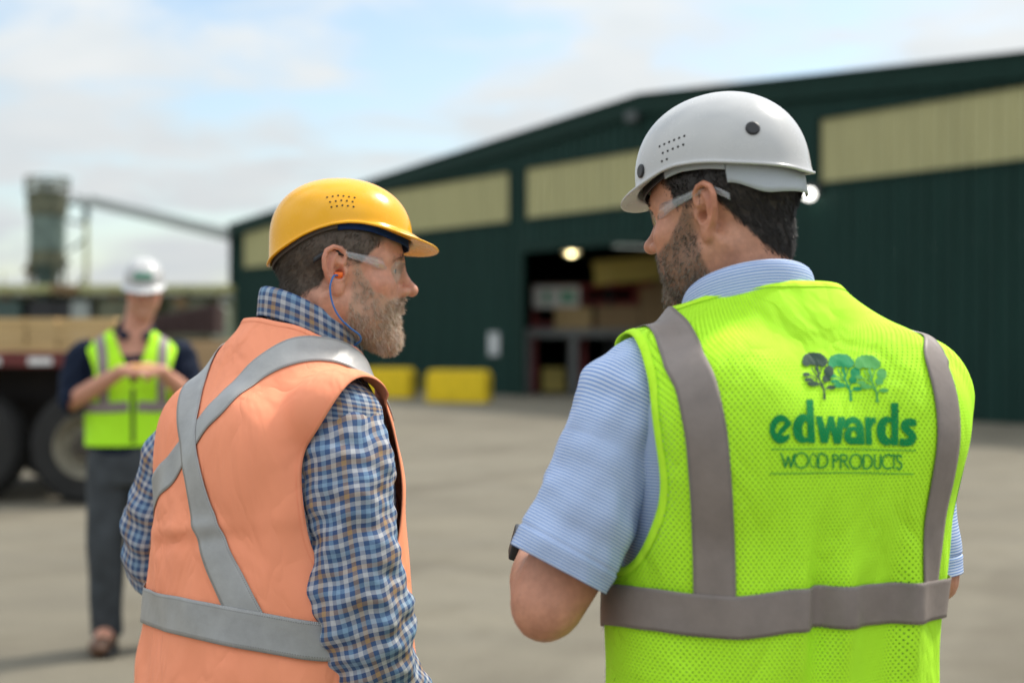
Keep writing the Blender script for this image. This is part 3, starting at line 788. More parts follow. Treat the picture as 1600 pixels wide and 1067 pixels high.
# ------------------------------------------------------------------ a head, in its own frame: origin between the ear canals, y forward, x to its right
def head_ops(B, T, nose=1.0, jaw=1.0, full=1.0):
    e, c = B.ell, B.chain
    e((0, -.010, .045), (.0755, .0955, .090), .01, T=T)
    e((0, .028, .020), (.066, .068, .088), .03, T=T)
    e((0, .034, -.045), (.055 * full, .055, .058), .03, T=T)
    for s in (1, -1):
        c([(s * .056 * full, .006, -.050), (s * .044 * full, .045, -.078), (s * .018, .076, -.096)], [.013, .013, .013], .03, T=T)
        e((s * .047, .062, -.014), (.022 * full, .021, .018), .022, T=T)
        e((s * .040, .058, -.050), (.020 * full, .024, .026), .025, T=T)
    e((0, .082, -.092), (.022 * jaw, .018, .017), .025, T=T)
    c([(-.046, .066, .027), (-.026, .082, .030), (0, .085, .029), (.026, .082, .030), (.046, .066, .027)], .0105, .018, T=T)
    for s in (1, -1): e((s * .032, .096, .010), (.019, .016, .0125), .014, 's', T=T)
    for s in (1, -1):
        e((s * .0315, .0735, .011), (.0125, .0125, .0125), .002, T=T)
        c([(s * .046, .073, .0095), (s * .038, .0845, .0165), (s * .030, .0865, .018), (s * .019, .080, .011)], .0028, .004, T=T)
        c([(s * .046, .073, .0085), (s * .038, .0830, .0045), (s * .030, .0845, .0035), (s * .019, .079, .008)], .0026, .004, T=T)
    n = nose
    c([(0, .087, .027), (0, .0980, .010), (0, .1062, -.003), (0, .1120 * n, -.0140)], [.0070, .0074, .0080, .0088], .012, T=T)
    e((0, .1130 * n, -.0165), (.0098, .0092, .0086), .008, T=T)
    for s in (1, -1):
        e((s * .0125, .0995, -.0195), (.0085, .0115, .0082), .007, T=T)
    for s in (1, -1): e((s * .0065, .1035, -.0290), (.0042, .0065, .0055), .003, 's', T=T)
    e((0, .079, -.047), (.030, .014, .024), .022, T=T)
    c([(-.024, .0800, -.0495), (-.010, .0915, -.0455), (0, .0925, -.0470), (.010, .0915, -.0455), (.024, .0800, -.0495)], [.003, .0055, .0055, .0055, .003], .006, T=T)
    c([(-.022, .0800, -.0535), (0, .0915, -.0575), (.022, .0800, -.0535)], [.003, .0065, .003], .006, T=T)
    c([(-.024, .0860, -.0510), (0, .0985, -.0515), (.024, .0860, -.0510)], .0016, .003, 's', T=T)
    for s in (1, -1): ear_ops(B, T, s)
def ear_ops(B, T, s, size=1.06):
    nrm = unit((s * .90, .43, .02)); back = unit((s * .40, -.90, -.12)); back = unit(back - nrm * (back @ nrm)); up = np.cross(nrm, back) * 1.0
    if up[2] < 0: up = -up
    O = np.array([s * .0735, .000, .004])
    A = np.stack([back, up, nrm], 1) * 1.0
    E = (T[0] + T[1] @ O, T[1] @ A); z = size
    def q(*p): return tuple(v * z for v in p)
    B.ell(q(.010, .002, -.001), q(.0175, .029, .0048), .004, T=E)
    B.ell(q(.0, -.004, -.006), q(.011, .022, .010), .008, T=E)
    B.chain([q(.004, .002, .004), q(-.005, .010, .0055), q(-.006, .021, .006), q(.001, .0295, .0065), q(.012, .0325, .006), q(.0225, .0275, .005), q(.0275, .0165, .0045), q(.0275, .003, .004), q(.0225, -.010, .003), q(.015, -.020, .002)],
            [.0022, .0032, .0036, .0038, .0040, .0042, .0042, .0040, .0036, .0034], .003, T=E)
    B.ell(q(.0065, -.0265, .001), q(.0095, .0095, .0048), .006, T=E)
    B.chain([q(.006, .022, .002), q(.0140, .013, .0035), q(.0165, .002, .0035), q(.0135, -.009, .003), q(.0065, -.0155, .0035), q(.0005, -.0145, .004)], [.0028, .0034, .0034, .0032, .0030, .0024], .004, T=E)
    B.ell(q(-.0050, -.0045, .003), q(.0048, .0068, .0048), .004, T=E)
    B.ell(q(.0060, -.0030, .0060), q(.0080, .0115, .0088), .003, 's', T=E)
    B.ell(q(.0015, -.0050, .000), q(.0045, .0055, .0090), .003, 's', T=E)
    B.chain([q(.0205, .022, .008), q(.0225, .008, .008), q(.0195, -.006, .007)], .0022, .003, 's', T=E)
    return E
def hand_ops(B, W, d, n, side, curl=.5, k=.004, sc=1.0):
    """W wrist, d towards the fingers, n palm side, side = towards the thumb"""
    d, n = unit(d), unit(np.array(n) - np.array(d) * (np.array(n) @ np.array(d))); th = np.cross(d, n); th = th * (1 if th @ side > 0 else -1)
    W = np.array(W, float)
    T = (W, np.stack([th, d, n], 1))
    B.ell((0, .045 * sc, 0), (.041 * sc, .052 * sc, .0145 * sc), .012, T=T)
    B.chain([(0, -.01, 0), (0, .03, 0)], [.026 * sc, .024 * sc], .012, T=T)
    for i, (off, L) in enumerate(((.029, .9), (.010, 1.0), (-.009, .94), (-.027, .74))):
        a = curl * (.9 + .1 * i); p = np.array([off * sc, .085 * sc, 0]); P = [p - [0, .02 * sc, 0], p]; ang_ = 0
        for L1 in (.042, .026, .021):
            ang_ += a; p = p + np.array([off * .12, math.cos(ang_), math.sin(ang_)]) * L1 * L * sc; P.append(p)
        B.chain(P, [.0095 * sc, .0092 * sc, .0085 * sc, .0078 * sc, .0068 * sc], k, T=T)
    B.chain([(.022 * sc, .018 * sc, .004), (.046 * sc, .048 * sc, .014 * sc), (.050 * sc, .076 * sc, .026 * sc), (.043 * sc, .098 * sc, .034 * sc)], [.014 * sc, .0115 * sc, .0098 * sc, .0082 * sc], .006, T=T)

# ------------------------------------------------------------------ strips, tubes, hair, helmets
def project_strip(sdf, ctr, wdir, w, m, name, parent, d=.0016, nw=9, thick=.0012, steps=.006, edge=True):
    """a tape laid on the surface along a line of points; wdir(i) is the direction across"""
    C = np.array(ctr, float); s = np.concatenate([[0], np.cumsum(np.linalg.norm(np.diff(C, axis=0), axis=1))]); n = max(4, int(s[-1] / steps)); u = np.linspace(0, s[-1], n)
    Cc = np.stack([np.interp(u, s, C[:, i]) for i in range(3)], -1)
    for _ in range(6): Cc[1:-1] = (Cc[:-2] + 2 * Cc[1:-1] + Cc[2:]) / 4
    Cc = sdf.project(Cc, d); N = sdf.grad(Cc); Tn = np.gradient(Cc, axis=0); Tn /= np.linalg.norm(Tn, axis=1, keepdims=True)
    Wd = np.cross(N, Tn); Wd /= np.linalg.norm(Wd, axis=1, keepdims=True)
    for _ in range(8): Wd[1:-1] = Wd[:-2] + 2 * Wd[1:-1] + Wd[2:]; Wd /= np.linalg.norm(Wd, axis=1, keepdims=True)
    tt = np.linspace(-.5, .5, nw)
    ws = w if np.ndim(w) else np.full(n, w)
    ws = np.interp(np.linspace(0, 1, n), np.linspace(0, 1, len(ws)), ws)
    P = (Cc[:, None, :] + Wd[:, None, :] * (tt[None, :, None] * ws[:, None, None])).reshape(-1, 3)
    P = sdf.project(P, d, 3)
    fab = np.stack([np.repeat(u, nw), np.tile(tt, n) * w if not np.ndim(w) else np.tile(tt, n) * float(np.mean(w)), np.zeros(n * nw)], -1)
    o = link(name, me_np(name, P, grid_quads(nw, n), attr=fab), m, parent)
    md = o.modifiers.new('th', 'SOLIDIFY'); md.thickness = thick; md.offset = 0
    return o
def edge_tube(sdf, pts, r, m, name, parent, d=0, flat=None, n=8):
    C = np.array(pts, float)
    o = MB().tube([tuple(p) for p in C], r, n).build(name, m, parent, smooth=True); return o
def spline(pts, n):
    P = np.array(pts, float); k = len(P); s = np.concatenate([[0], np.cumsum(np.linalg.norm(np.diff(P[:, :3], axis=0), axis=1))]); u = np.linspace(0, s[-1], n)
    m = np.gradient(P, s, axis=0) if k > 2 else np.repeat((P[1:] - P[:-1]) / s[-1], 2, 0)
    i = np.clip(np.searchsorted(s, u, 'right') - 1, 0, k - 2); h = (s[i + 1] - s[i])[:, None]; q = ((u - s[i])[:, None]) / h
    return (2*q**3-3*q*q+1)*P[i] + (q**3-2*q*q+q)*h*m[i] + (-2*q**3+3*q*q)*P[i+1] + (q**3-q*q)*h*m[i+1]
def sleeve(name, pts, rad, m, parent, seed=1, nu=96, nv=150, fold=.004, elbow=None, flat=1.0, ref=(0, -1, 0), endfold=0.0, hem=None, swirl=0.0, thick=.002, sag=None):
    """a cloth tube round an arm: fab = (round, along, 0) in metres"""
    P = spline(np.column_stack([np.array(pts, float), rad]), nv); R_ = P[:, 3]; P = P[:, :3]
    Tn = np.gradient(P, axis=0); Tn /= np.linalg.norm(Tn, axis=1, keepdims=True)
    s = np.concatenate([[0], np.cumsum(np.linalg.norm(np.diff(P, axis=0), axis=1))]); L = s[-1]
    u = np.array(ref, float); V = []; fab = []
    rng = np.random.default_rng(seed); f1 = waves(seed, 7, .10, fold); f2 = waves(seed + 5, 7, .045, fold * .45)
    th = np.linspace(0, 2 * PI, nu)
    ph = rng.uniform(0, 6.28, 8)
    for i in range(nv):
        u = u - Tn[i] * (u @ Tn[i]); u /= np.linalg.norm(u); w = np.cross(Tn[i], u)
        r = np.full(nu, R_[i]); x0 = P[i]
        dirs = np.cos(th)[:, None] * u + np.sin(th)[:, None] * w * flat
        q = x0 + dirs * r[:, None]
        dr = f1(q[:, 0], q[:, 1], q[:, 2]) + f2(q[:, 0], q[:, 1], q[:, 2])
        if elbow is not None:
            for (s0, wd, amp, lam, phs, tw) in elbow:
                env = math.exp(-((s[i] - s0) / wd) ** 2)
                a = np.sin(2 * PI * (s[i] / lam) + tw * np.sin(th + phs) + phs * 2 + .6 * np.sin(2 * th + phs))
                dr = dr + env * amp * (np.abs(a) ** 1.3 * np.sign(a)) * (0.55 + .45 * np.cos(th + phs))
        if hem is not None:
            if abs(s[i] - (L - hem)) < .0016: dr = dr - .0016
            if s[i] > L - hem: dr = dr + .0008
        V.append(x0 + dirs * (r + dr)[:, None])
        fab.append(np.stack([th / (2 * PI) * 2 * PI * float(np.mean(R_)) * (1 + flat) / 2 + swirl * s[i], np.full(nu, s[i]), np.zeros(nu)], -1))
    V = np.concatenate(V); fab = np.concatenate(fab)
    r3 = V.reshape(nv, nu, 3); ds = np.linalg.norm(np.diff(r3, axis=0), axis=2); loc_ = np.concatenate([np.zeros((1, nu)), np.cumsum(ds, 0)]); loc_ = loc_.mean(1, keepdims=True) * .6 + loc_ * .4; fab[:, 1] = (loc_ - loc_[-1:]).ravel()
    return V, grid_quads(nu, nv), fab
def hair_curves(name, roots, dirs, length, m, parent, seg=5, curl=.25, droop=None, rad=.00035, seed=3, taper=True, kind='stuff', tone=None):
    rng = np.random.default_rng(seed); n = len(roots); L = length * rng.uniform(.6, 1.25, n) if np.ndim(length) == 0 else length * rng.uniform(.7, 1.2, n)
    P = np.zeros((n, seg, 3)); p = roots.copy(); d = dirs / np.linalg.norm(dirs, axis=1, keepdims=True); P[:, 0] = p
    k1 = rng.normal(0, curl, (n, 3))
    for i in range(1, seg):
        p = p + d * (L / (seg - 1))[:, None]; P[:, i] = p
        d = d + k1 * .5 + (0 if droop is None else np.array(droop) / seg); d /= np.linalg.norm(d, axis=1, keepdims=True)
    cu = bpy.data.hair_curves.new(name); cu.add_curves([seg] * n)
    cu.attributes['position'].data.foreach_set('vector', P.astype(f4).ravel()) if 'position' in cu.attributes else None
    ra = cu.attributes.get('radius') or cu.attributes.new('radius', 'FLOAT', 'POINT')
    tn = rng.random(n) * .72 + (tone if tone is not None else rng.random(n)) * .28
    ta = cu.attributes.new('tone', 'FLOAT', 'POINT'); ta.data.foreach_set('value', np.repeat(tn, seg).astype(f4))
    rr = np.tile(np.linspace(1, .35, seg) if taper else np.ones(seg), n) * rad; ra.data.foreach_set('value', rr.astype(f4))
    o = bpy.data.objects.new(name, cu); COL.objects.link(o); cu.materials.append(m); o.parent = parent
    if kind: o['kind'] = kind
    return o
def scatter(V, Q, w, n, seed=1):
    """n random surface points chosen with per-vertex weights"""
    rng = np.random.default_rng(seed); A, Bq, C, Dq = (V[Q[:, i]] for i in range(4))
    ar = np.linalg.norm(np.cross(C - A, Dq - Bq), axis=1) / 2; p = ar * w[Q].mean(1); p /= p.sum()
    f = rng.choice(len(Q), n, p=p); a, b = rng.random((n, 1)), rng.random((n, 1))
    pos = (A[f] * (1 - a) + Bq[f] * a) * (1 - b) + (Dq[f] * (1 - a) + C[f] * a) * b
    return pos, f
class Helmet:
    """bump cap in the head frame"""
    def __init__(s, Lf=.122, Lb=.116, W=.092, H=.155, z0=.05, yc=.002, rim=((0, .046), (35, .055), (75, .071), (105, .068), (140, .046), (180, .020)), brim=.042, bw=72, bdrop=.25, flare=.03, T=None, pit=0.0, pw=2.25, pr=2.1):
        s.__dict__.update(locals()); r = np.array(rim, float)
        ph = np.radians(np.concatenate([-r[::-1, 0][:-1], r[:, 0]])); zz = np.concatenate([r[::-1, 1][:-1], r[:, 1]]); s.ph, s.zz = ph, zz
    def h(s, p):
        p = (p + PI) % (2 * PI) - PI; d = .16
        return sum(np.interp((p + o + PI) % (2 * PI) - PI, s.ph, s.zz) * w for o, w in ((-d, .25), (-d / 2, .25), (d / 2, .25), (d, .25)))
    def plan(s, p): 
        L = np.where(np.cos(p) > 0, s.Lf, s.Lb); n = 2.15; c, q = np.abs(np.cos(p)) / L, np.abs(np.sin(p)) / s.W
        return 1 / (c ** n + q ** n) ** (1 / n)
    def surf(s, p, z, off=0.0):
        q = (z - s.z0) / (s.H - s.z0); fac = np.where(q > 0, np.clip(1 - np.clip(q, 0, 1) ** s.pw, 0, 1) ** (1 / s.pr), 1 + s.flare * np.clip(-q, 0, 2))
        r = s.plan(p) * fac; nz = np.clip(q, 0, 1)
        return np.stack([(r + off * np.sqrt(1 - nz ** 2)) * np.sin(p), (r + off * np.sqrt(1 - nz ** 2)) * np.cos(p) + s.yc, z + off * nz], -1)
    def brim_len(s, p):
        a = np.abs((p + PI) % (2 * PI) - PI); t = np.clip(a / math.radians(s.bw), 0, 1); return s.brim * (1 - t * t) ** 1.2 + .0035
    def mesh(s, m, parent, name='shell', n=128):
        p = np.linspace(0, 2 * PI, n, endpoint=False); h = s.h(p); rows = []
        BL = s.brim_len(p); dr = np.stack([np.sin(p), np.cos(p), np.zeros(n)], -1)
        edge = s.surf(p, h)
        def lip(t, up): 
            fl = t ** 1.0; curve = -s.bdrop * BL * t ** 1.35; return edge + dr * (BL * fl)[:, None] + np.array([0, 0, 1]) * (curve + up)[:, None]
        inner = lambda t, o: s.surf(p, s.h(p) + (s.H - s.h(p)) * math.sin(t * PI / 2), 0) * 1.0
        T_ = np.concatenate([np.linspace(1, .08, 26), [.035]])
        top = np.array([[0, s.yc, s.H]])
        for t in T_[1:] if False else T_:
            zz = h + (s.H - h) * np.sin(t * PI / 2) ** 1.0 if t < 1 else np.full(n, s.H - 1e-5)
            rows.append(s.surf(p, zz))
        rows = rows[1:]
        blend = [.0, .12, .3, .5, .7, .88, 1.0]
        for t in blend[1:]: rows.append(lip(t, .013 * (1 - t) ** 3 * np.minimum(1, (BL / .03) ** 2)))
        rows.append(lip(1.0, np.full(n, -.0032)) + dr * .0006)
        for t in blend[::-1][1:]: rows.append(lip(t, np.full(n, -.0034)) - dr * .002)
        for t in (.1, .25, .45, .65, .85, .97): rows.append(s.surf(p, h + (s.H - .004 - h) * math.sin(t * PI / 2), -.0035))
        V = np.concatenate(rows); Q = grid_quads(n, len(rows), True)
        b = len(V); V = np.concatenate([V, top, top - [[0, 0, .0045]]])
        cap = [(i, (i + 1) % n, b, b) for i in range(n)]
        me = bpy.data.meshes.new(name); L = (len(rows) - 1) * n
        faces = [tuple(q[::-1]) for q in Q.tolist()] + [((i + 1) % n, i, b) for i in range(n)] + [(L + i, L + (i + 1) % n, b + 1) for i in range(n)]
        W = V @ s.T[1].T + s.T[0]
        me.from_pydata(W.tolist(), [], faces); me.update(); me.polygons.foreach_set('use_smooth', [True] * len(me.polygons))
        o = link(name, me, m, parent); 
        md = o.modifiers.new('sub', 'SUBSURF'); md.levels = 1; md.render_levels = 1
        return o
    def dots(s, pz, r, m, parent, name, proud=.0006, n=10, kind=None, depth=.002):
        mb = MB()
        for (p, z) in pz:
            p_ = np.array([p]); c = s.surf(p_, np.array([z]))[0]; e = .004
            a = s.surf(p_ + e, np.array([z]))[0] - c; bb = s.surf(p_, np.array([z + .002]))[0] - c; nn = np.cross(a, bb); nn = unit(nn); nn = nn if nn @ (c - [0, s.yc, .06]) > 0 else -nn
            u = unit(a); v = np.cross(nn, u); b0 = len(mb.v)
            for (rr, dz) in ((r, -depth), (r, proud), (r * .82, proud * 1.6)):
                for k in range(n): 
                    q = c + nn * dz + (u * math.cos(2 * PI * k / n) + v * math.sin(2 * PI * k / n)) * rr; mb.v.append(tuple(s.T[0] + s.T[1] @ q))
            for j in range(2):
                for k in range(n): k2 = (k + 1) % n; mb.f.append((b0 + j * n + k, b0 + j * n + k2, b0 + (j + 1) * n + k2, b0 + (j + 1) * n + k))
            mb.f.append(tuple(b0 + 2 * n + k for k in range(n)))
        return mb.build(name, m, parent, smooth=False, kind=kind)
    def band(s, p0, p1, zlo, zhi, off, m, parent, name, n=60, nz=6, thick=.0018, wid=None):
        p = np.linspace(p0, p1, n); V = []; fab = []
        for i, t in enumerate(np.linspace(0, 1, nz)):
            lo = zlo(p) if callable(zlo) else np.full(n, zlo); hi = zhi(p) if callable(zhi) else np.full(n, zhi)
            V.append(s.surf(p, lo + (hi - lo) * t, off)); fab.append(np.stack([p * .1, np.full(n, t), np.zeros(n)], -1))
        V = np.concatenate(V) @ s.T[1].T + s.T[0]
        o = link(name, me_np(name, V, grid_quads(n, nz), attr=np.concatenate(fab)), m, parent)
        md = o.modifiers.new('th', 'SOLIDIFY'); md.thickness = thick; md.offset = 0; return o

# ------------------------------------------------------------------ skin, hair and cloth
def skin_mat(name, base, stub):
    """tint.x = redness, tint.y = short dark stubble under the beard, tint.z = hair covered scalp"""
    b = NB(name); co = b.coord('Object'); a = b.n('SeparateXYZ', {0: b.attr('tint')})
    f = b.noise(co, 70, 5, .6); g = b.noise(co, 18, 3)
    c = b.ramp(f, [(.3, tuple(x * .78 for x in base)), (.7, tuple(min(1, x * 1.16) for x in base))])
    c = b.mixc(b.math('MULTIPLY', g, .35), c, (base[0] * .9, base[1] * .62, base[2] * .55, 1))
    c = b.mixc(b.math('MULTIPLY', a.outputs[0], .42), c, (base[0] * 1.02, base[1] * .58, base[2] * .50, 1))
    c = b.mixc(a.outputs[1], c, c4(stub[0])); c = b.mixc(a.outputs[2], c, c4(stub[1]))
    b.set(color=c, rough=.46, spec=.42, sss=.05, sssr=(1, .35, .2), ssss=.004)
    b.bump(b.math('ADD', b.noise(co, 420, 3, .6), b.math('MULTIPLY', b.noise(co, 110, 4, .65), 1.6)), .45, .0011)
    return b.m
def hair_mat(name, cols, rough=.42):
    b = NB(name); r = b.n('Attribute', attribute_name='tone').outputs['Fac']
    b.set(color=b.ramp(r, [(i / max(1, len(cols) - 1), c) for i, c in enumerate(cols)]), rough=rough, spec=.35); return b.m
def fabric_mat(name, color, sat_noise=.06, weave=.0011, bumpy=.25, rough=.78, mesh=None, sheen=.0, attr=True):
    """woven or knitted cloth; mesh = (pitch across, pitch along, hole radius) punches real see-through holes"""
    b = NB(name); v = b.attr('fab') if attr else b.coord('Object'); co = b.coord('Object')
    f = b.noise(co, 9, 4); lo = tuple(x * (1 - sat_noise) for x in color); hi = tuple(min(1, x * (1 + sat_noise)) for x in color)
    b.set(color=b.ramp(f, [(.3, lo), (.7, hi)]), rough=rough, spec=.2, sheen=sheen)
    sx = b.n('SeparateXYZ', {0: v})
    wx = b.math('SINE', b.math('MULTIPLY', sx.outputs[0], 2 * PI / weave)); wy = b.math('SINE', b.math('MULTIPLY', sx.outputs[1], 2 * PI / weave))
    h = b.math('MULTIPLY', wx, wy)
    if mesh:
        px_, py_, r = mesh
        def cell(ox, oy):
            u = b.math('SUBTRACT', b.math('FRACT', b.math('ADD', b.math('DIVIDE', sx.outputs[0], px_), ox)), .5)
            w = b.math('SUBTRACT', b.math('FRACT', b.math('ADD', b.math('DIVIDE', sx.outputs[1], py_), oy)), .5)
            u = b.math('MULTIPLY', u, px_); w = b.math('MULTIPLY', w, py_)
            return b.math('SQRT', b.math('ADD', b.math('MULTIPLY', u, u), b.math('MULTIPLY', w, w)))
        d = b.math('MINIMUM', cell(0, 0), cell(.5, .5))
        hole = b.math('LESS_THAN', d, r); dim = b.n('MapRange', {'Value': d, 'From Min': r, 'From Max': r * 2.2, 'To Min': 0, 'To Max': 1}).outputs[0]
        b.set(alpha=b.math('SUBTRACT', 1.0, hole)); h = b.math('ADD', b.math('MULTIPLY', h, .25), dim)
    cre = b.math('ABSOLUTE', b.math('SUBTRACT', b.noise(b.n('Mapping', {'Vector': co, 'Scale': (1, 1, .55)}).outputs[0], 8, 3, .5, .6), .5))
    cre = b.math('MULTIPLY', b.math('MINIMUM', cre, .12), 5.0)
    nb = b.n('Bump', {'Height': cre, 'Strength': .5, 'Distance': .011}).outputs[0]
    b.bump(b.math('ADD', h, b.math('MULTIPLY', b.noise(co, 240, 3), .6)), bumpy, .0008, nb)
    return b.m
def tape_mat(name, col, rough=.55):
    b = NB(name); v = b.attr('fab'); co = b.coord('Object'); f = b.noise(co, 16, 5, .65)
    sx = b.n('SeparateXYZ', {0: v}); aw = b.math('ABSOLUTE', sx.outputs[1])
    thr = b.math('MULTIPLY', b.math('COMPARE', aw, .0218, .0007), b.math('GREATER_THAN', b.math('SINE', b.math('MULTIPLY', sx.outputs[0], 2 * PI / .0034)), -.4))
    b.set(color=b.mixc(b.math('MULTIPLY', thr, .45), b.ramp(f, [(.3, tuple(x * .84 for x in col)), (.7, tuple(x * 1.12 for x in col))]), (.12, .11, .10, 1)), rough=rough, metal=.05, spec=.4)
    st = b.math('MULTIPLY', b.math('SINE', b.math('MULTIPLY', sx.outputs[0], 2 * PI / .003)), b.math('GREATER_THAN', b.math('ABSOLUTE', sx.outputs[1]), .0215))
    b.bump(b.math('ADD', b.math('MULTIPLY', st, .5), b.math('MULTIPLY', b.noise(co, 45, 4), 1.6)), .5, .0011); return b.m
def plaid_mat(name, pu=.050, attr=True):
    """gingham: the colour of a warp band averaged with the colour of a weft band"""
    b = NB(name); v = b.attr('fab'); co = b.coord('Object'); wv = b.n('VectorMath', {0: b.n('TexNoise', {'Vector': co, 'Scale': 22, 'Detail': 2}).outputs['Color'], 1: (.5, .5, .5)}, operation='SUBTRACT').outputs[0]
    wv = b.n('VectorMath', {0: wv, 'Scale': .0035}, operation='SCALE').outputs[0]
    sx = b.n('SeparateXYZ', {0: b.n('VectorMath', {0: v, 1: wv}).outputs[0]})
    W, BL, LB, TN, DB = (.52, .52, .54), (.06, .11, .235), (.24, .37, .52), (.42, .27, .145), (.05, .07, .16)
    seq_u = [W, BL, LB, BL, W, BL, TN, BL]; seq_v = [W, BL, LB, BL, W, DB, TN, BL]
    def band(c, seq):
        fr = b.math('FRACT', b.math('DIVIDE', c, pu)); return b.ramp(fr, [(i / len(seq), q) for i, q in enumerate(seq)], 'CONSTANT')
    c = b.mixc(.5, band(sx.outputs[0], seq_u), band(sx.outputs[1], seq_v))
    f = b.noise(co, 300, 3); c = b.mixc(.3, c, b.ramp(f, [(.3, (.7, .7, .7)), (.7, (1, 1, 1))]), 'MULTIPLY')
    b.set(color=c, rough=.8, spec=.2)
    b.bump(b.math('ADD', b.math('MULTIPLY', b.math('SINE', b.math('MULTIPLY', sx.outputs[0], 2 * PI / .0011)), b.math('SINE', b.math('MULTIPLY', sx.outputs[1], 2 * PI / .0011))), b.math('MULTIPLY', b.noise(co, 90, 4), 1.5)), .3, .0009)
    return b.m
def stripe_mat(name, c0, c1, pitch, attr=True, duty=.5):
    b = NB(name); v = b.attr('fab'); co = b.coord('Object'); sx = b.n('SeparateXYZ', {0: v})
    fr = b.math('FRACT', b.math('DIVIDE', sx.outputs[1], pitch)); f = b.n('MapRange', {'Value': b.math('ABSOLUTE', b.math('SUBTRACT', fr, .5)), 'From Min': duty / 2 - .08, 'From Max': duty / 2 + .08}).outputs[0]
    c = b.mixc(f, c4(c0), c4(c1)); g = b.noise(co, 14, 4); c = b.mixc(.22, c, b.ramp(g, [(.3, (.75, .75, .75)), (.7, (1, 1, 1))]), 'MULTIPLY')
    b.set(color=c, rough=.75, spec=.25); b.bump(b.math('ADD', b.math('MULTIPLY', f, .6), b.math('MULTIPLY', b.noise(co, 70, 4), 1.3)), .3, .001); return b.m
def shell_mat(name, col):
    b = NB(name); co = b.coord('Object'); f = b.noise(co, 11, 4)
    b.set(color=b.ramp(f, [(.3, tuple(x * .95 for x in col)), (.7, col)]), rough=.24, spec=.42)
    s = b.noise(co, 60, 5, .7); b.set(rough=b.ramp(s, [(.45, (.22,) * 3), (.8, (.36,) * 3)])); b.bump(b.noise(co, 35, 2), .03, .002); return b.m
def clear_mat(name, tint=(.93, .95, .95), fres=1.0, haze=.05):
    b = NB(name); g = b.n('BsdfGlossy', {'Color': (1, 1, 1, 1), 'Roughness': .03}); t = b.n('BsdfTransparent', {'Color': c4(tint)}); df = b.n('BsdfDiffuse', {'Color': (.85, .87, .88, 1)}); t = b.n('MixShader', {0: haze, 1: t.outputs[0], 2: df.outputs[0]})
    fr = b.math('ADD', b.math('MULTIPLY', b.math('POWER', b.n('LayerWeight', {'Blend': .5}).outputs['Facing'], 4.0), .70), .045); mx_ = b.n('MixShader', {0: b.math('MINIMUM', b.math('MULTIPLY', fr, fres), .95), 1: t.outputs[0], 2: g.outputs[0]}); b.l(mx_.outputs[0], b.out.inputs['Surface']); return b.m
M_rubber = pm('soft_black_plastic', (.012, .012, .013), .45, var=.2)
M_hole = pm('vent_hole_dark', (.012, .010, .008), .9, var=.1)
M_clear = clear_mat('clear_lens', (.975, .985, .98), 1.0, .05); M_clear2 = clear_mat('clear_temple', (.94, .94, .94), 1.2, .14)
def headframe(O, yaw, pitch, roll=0):
    return (np.array(O, float), rotz(math.radians(yaw)) @ rotx(math.radians(pitch)) @ roty(math.radians(roll)))
def to_head(T, V): return (V - T[0]) @ T[1]
def sst(a, b, x): t = np.clip((x - a) / (b - a), 0, 1); return t * t * (3 - 2 * t)
def build_body(P, T, torso, neck, arms, legs, mat, hair_m, beard_m, hands, nose=1.0, jaw=1.0, full=1.0, fine=.0024, handfine=None, hc=.009):
    """ONE continuous figure: head, neck, trunk, arms, hands, legs and feet"""
    B = SDF(); head_ops(B, T, nose, jaw, full)
    B.chain(neck[0], neck[1], .022)
    back = T[0] + T[1] @ np.array([0, -.03, -.02])
    for s in (1, -1):
        a = T[0] + T[1] @ np.array([s * .058, -.018, -.045]); e = neck[0][-1] + np.array([s * .030, .055, -.035])
        B.chain([a, e], [.016, .014], .022)
    B.slices(torso, .03, 2.4)
    for pts, rad in arms: B.chain(pts, rad, .025)
    for pts, rad in legs: B.chain(pts, rad, .03)
    for h in hands: hand_ops(B, *h)
    for pts, rad in arms:
        q = unit(unit(pts[2] - pts[0]) + unit(pts[2] - pts[4])); B.ell(pts[2] + q * rad[2] * .62, (rad[2] * .50,) * 3, .03)
    lo = np.min([np.minimum(o[2], o[3]) for o in B.ops], 0) - .03; hi = np.max([o[3] for o in B.ops], 0) + .03
    hx, hy, hz = T[0]
    fx = [(hx - .115, hx + .115, fine)]; fy = [(hy - .13, hy + .14, fine)]; fz = [(hz - .135, hz + .10, fine)]
    if handfine:
        for c, r, h in handfine: fx.append((c[0] - r, c[0] + r, h)); fy.append((c[1] - r, c[1] + r, h)); fz.append((c[2] - r, c[2] + r, h))
    xs, ys, zs = axis(lo[0], hi[0], hc, fx), axis(lo[1], hi[1], hc, fy), axis(lo[2], hi[2], hc * 1.3, fz)
    D = B.grid(xs, ys, zs); V, Q = snets(D, xs, ys, zs)
    H = to_head(T, V); x, y, z = np.abs(H[:, 0]), H[:, 1], H[:, 2]
    inh = ((z > -.13) & (y > -.13) & (y < .14) & (x < .11)).astype(float)
    hair = np.clip(hair_m(x, y, z), 0, 1) * inh; beard = np.clip(beard_m(x, y, z), 0, 1) * inh
    red = np.exp(-((y - .112) ** 2 + x * x + (z + .014) ** 2) / .0006) * .5 + np.exp(-((x - .047) ** 2 + (y - .07) ** 2 + (z + .012) ** 2) / .0007) * .6 + .75 * sst(.074, .088, x) * (np.abs(z) < .05) * inh
    far = 1 - inh
    for pts, rad in arms: red = np.maximum(red, .5 * np.exp(-(np.linalg.norm(V - pts[2 if len(pts) > 2 else -1], axis=1) / .07) ** 2))
    o = link('body', me_np('body', V, Q, colr=np.stack([np.clip(red, 0, 1), beard * .75, hair * 1.0], -1)), mat, P.root)
    return B, V, Q, H, hair, beard, o
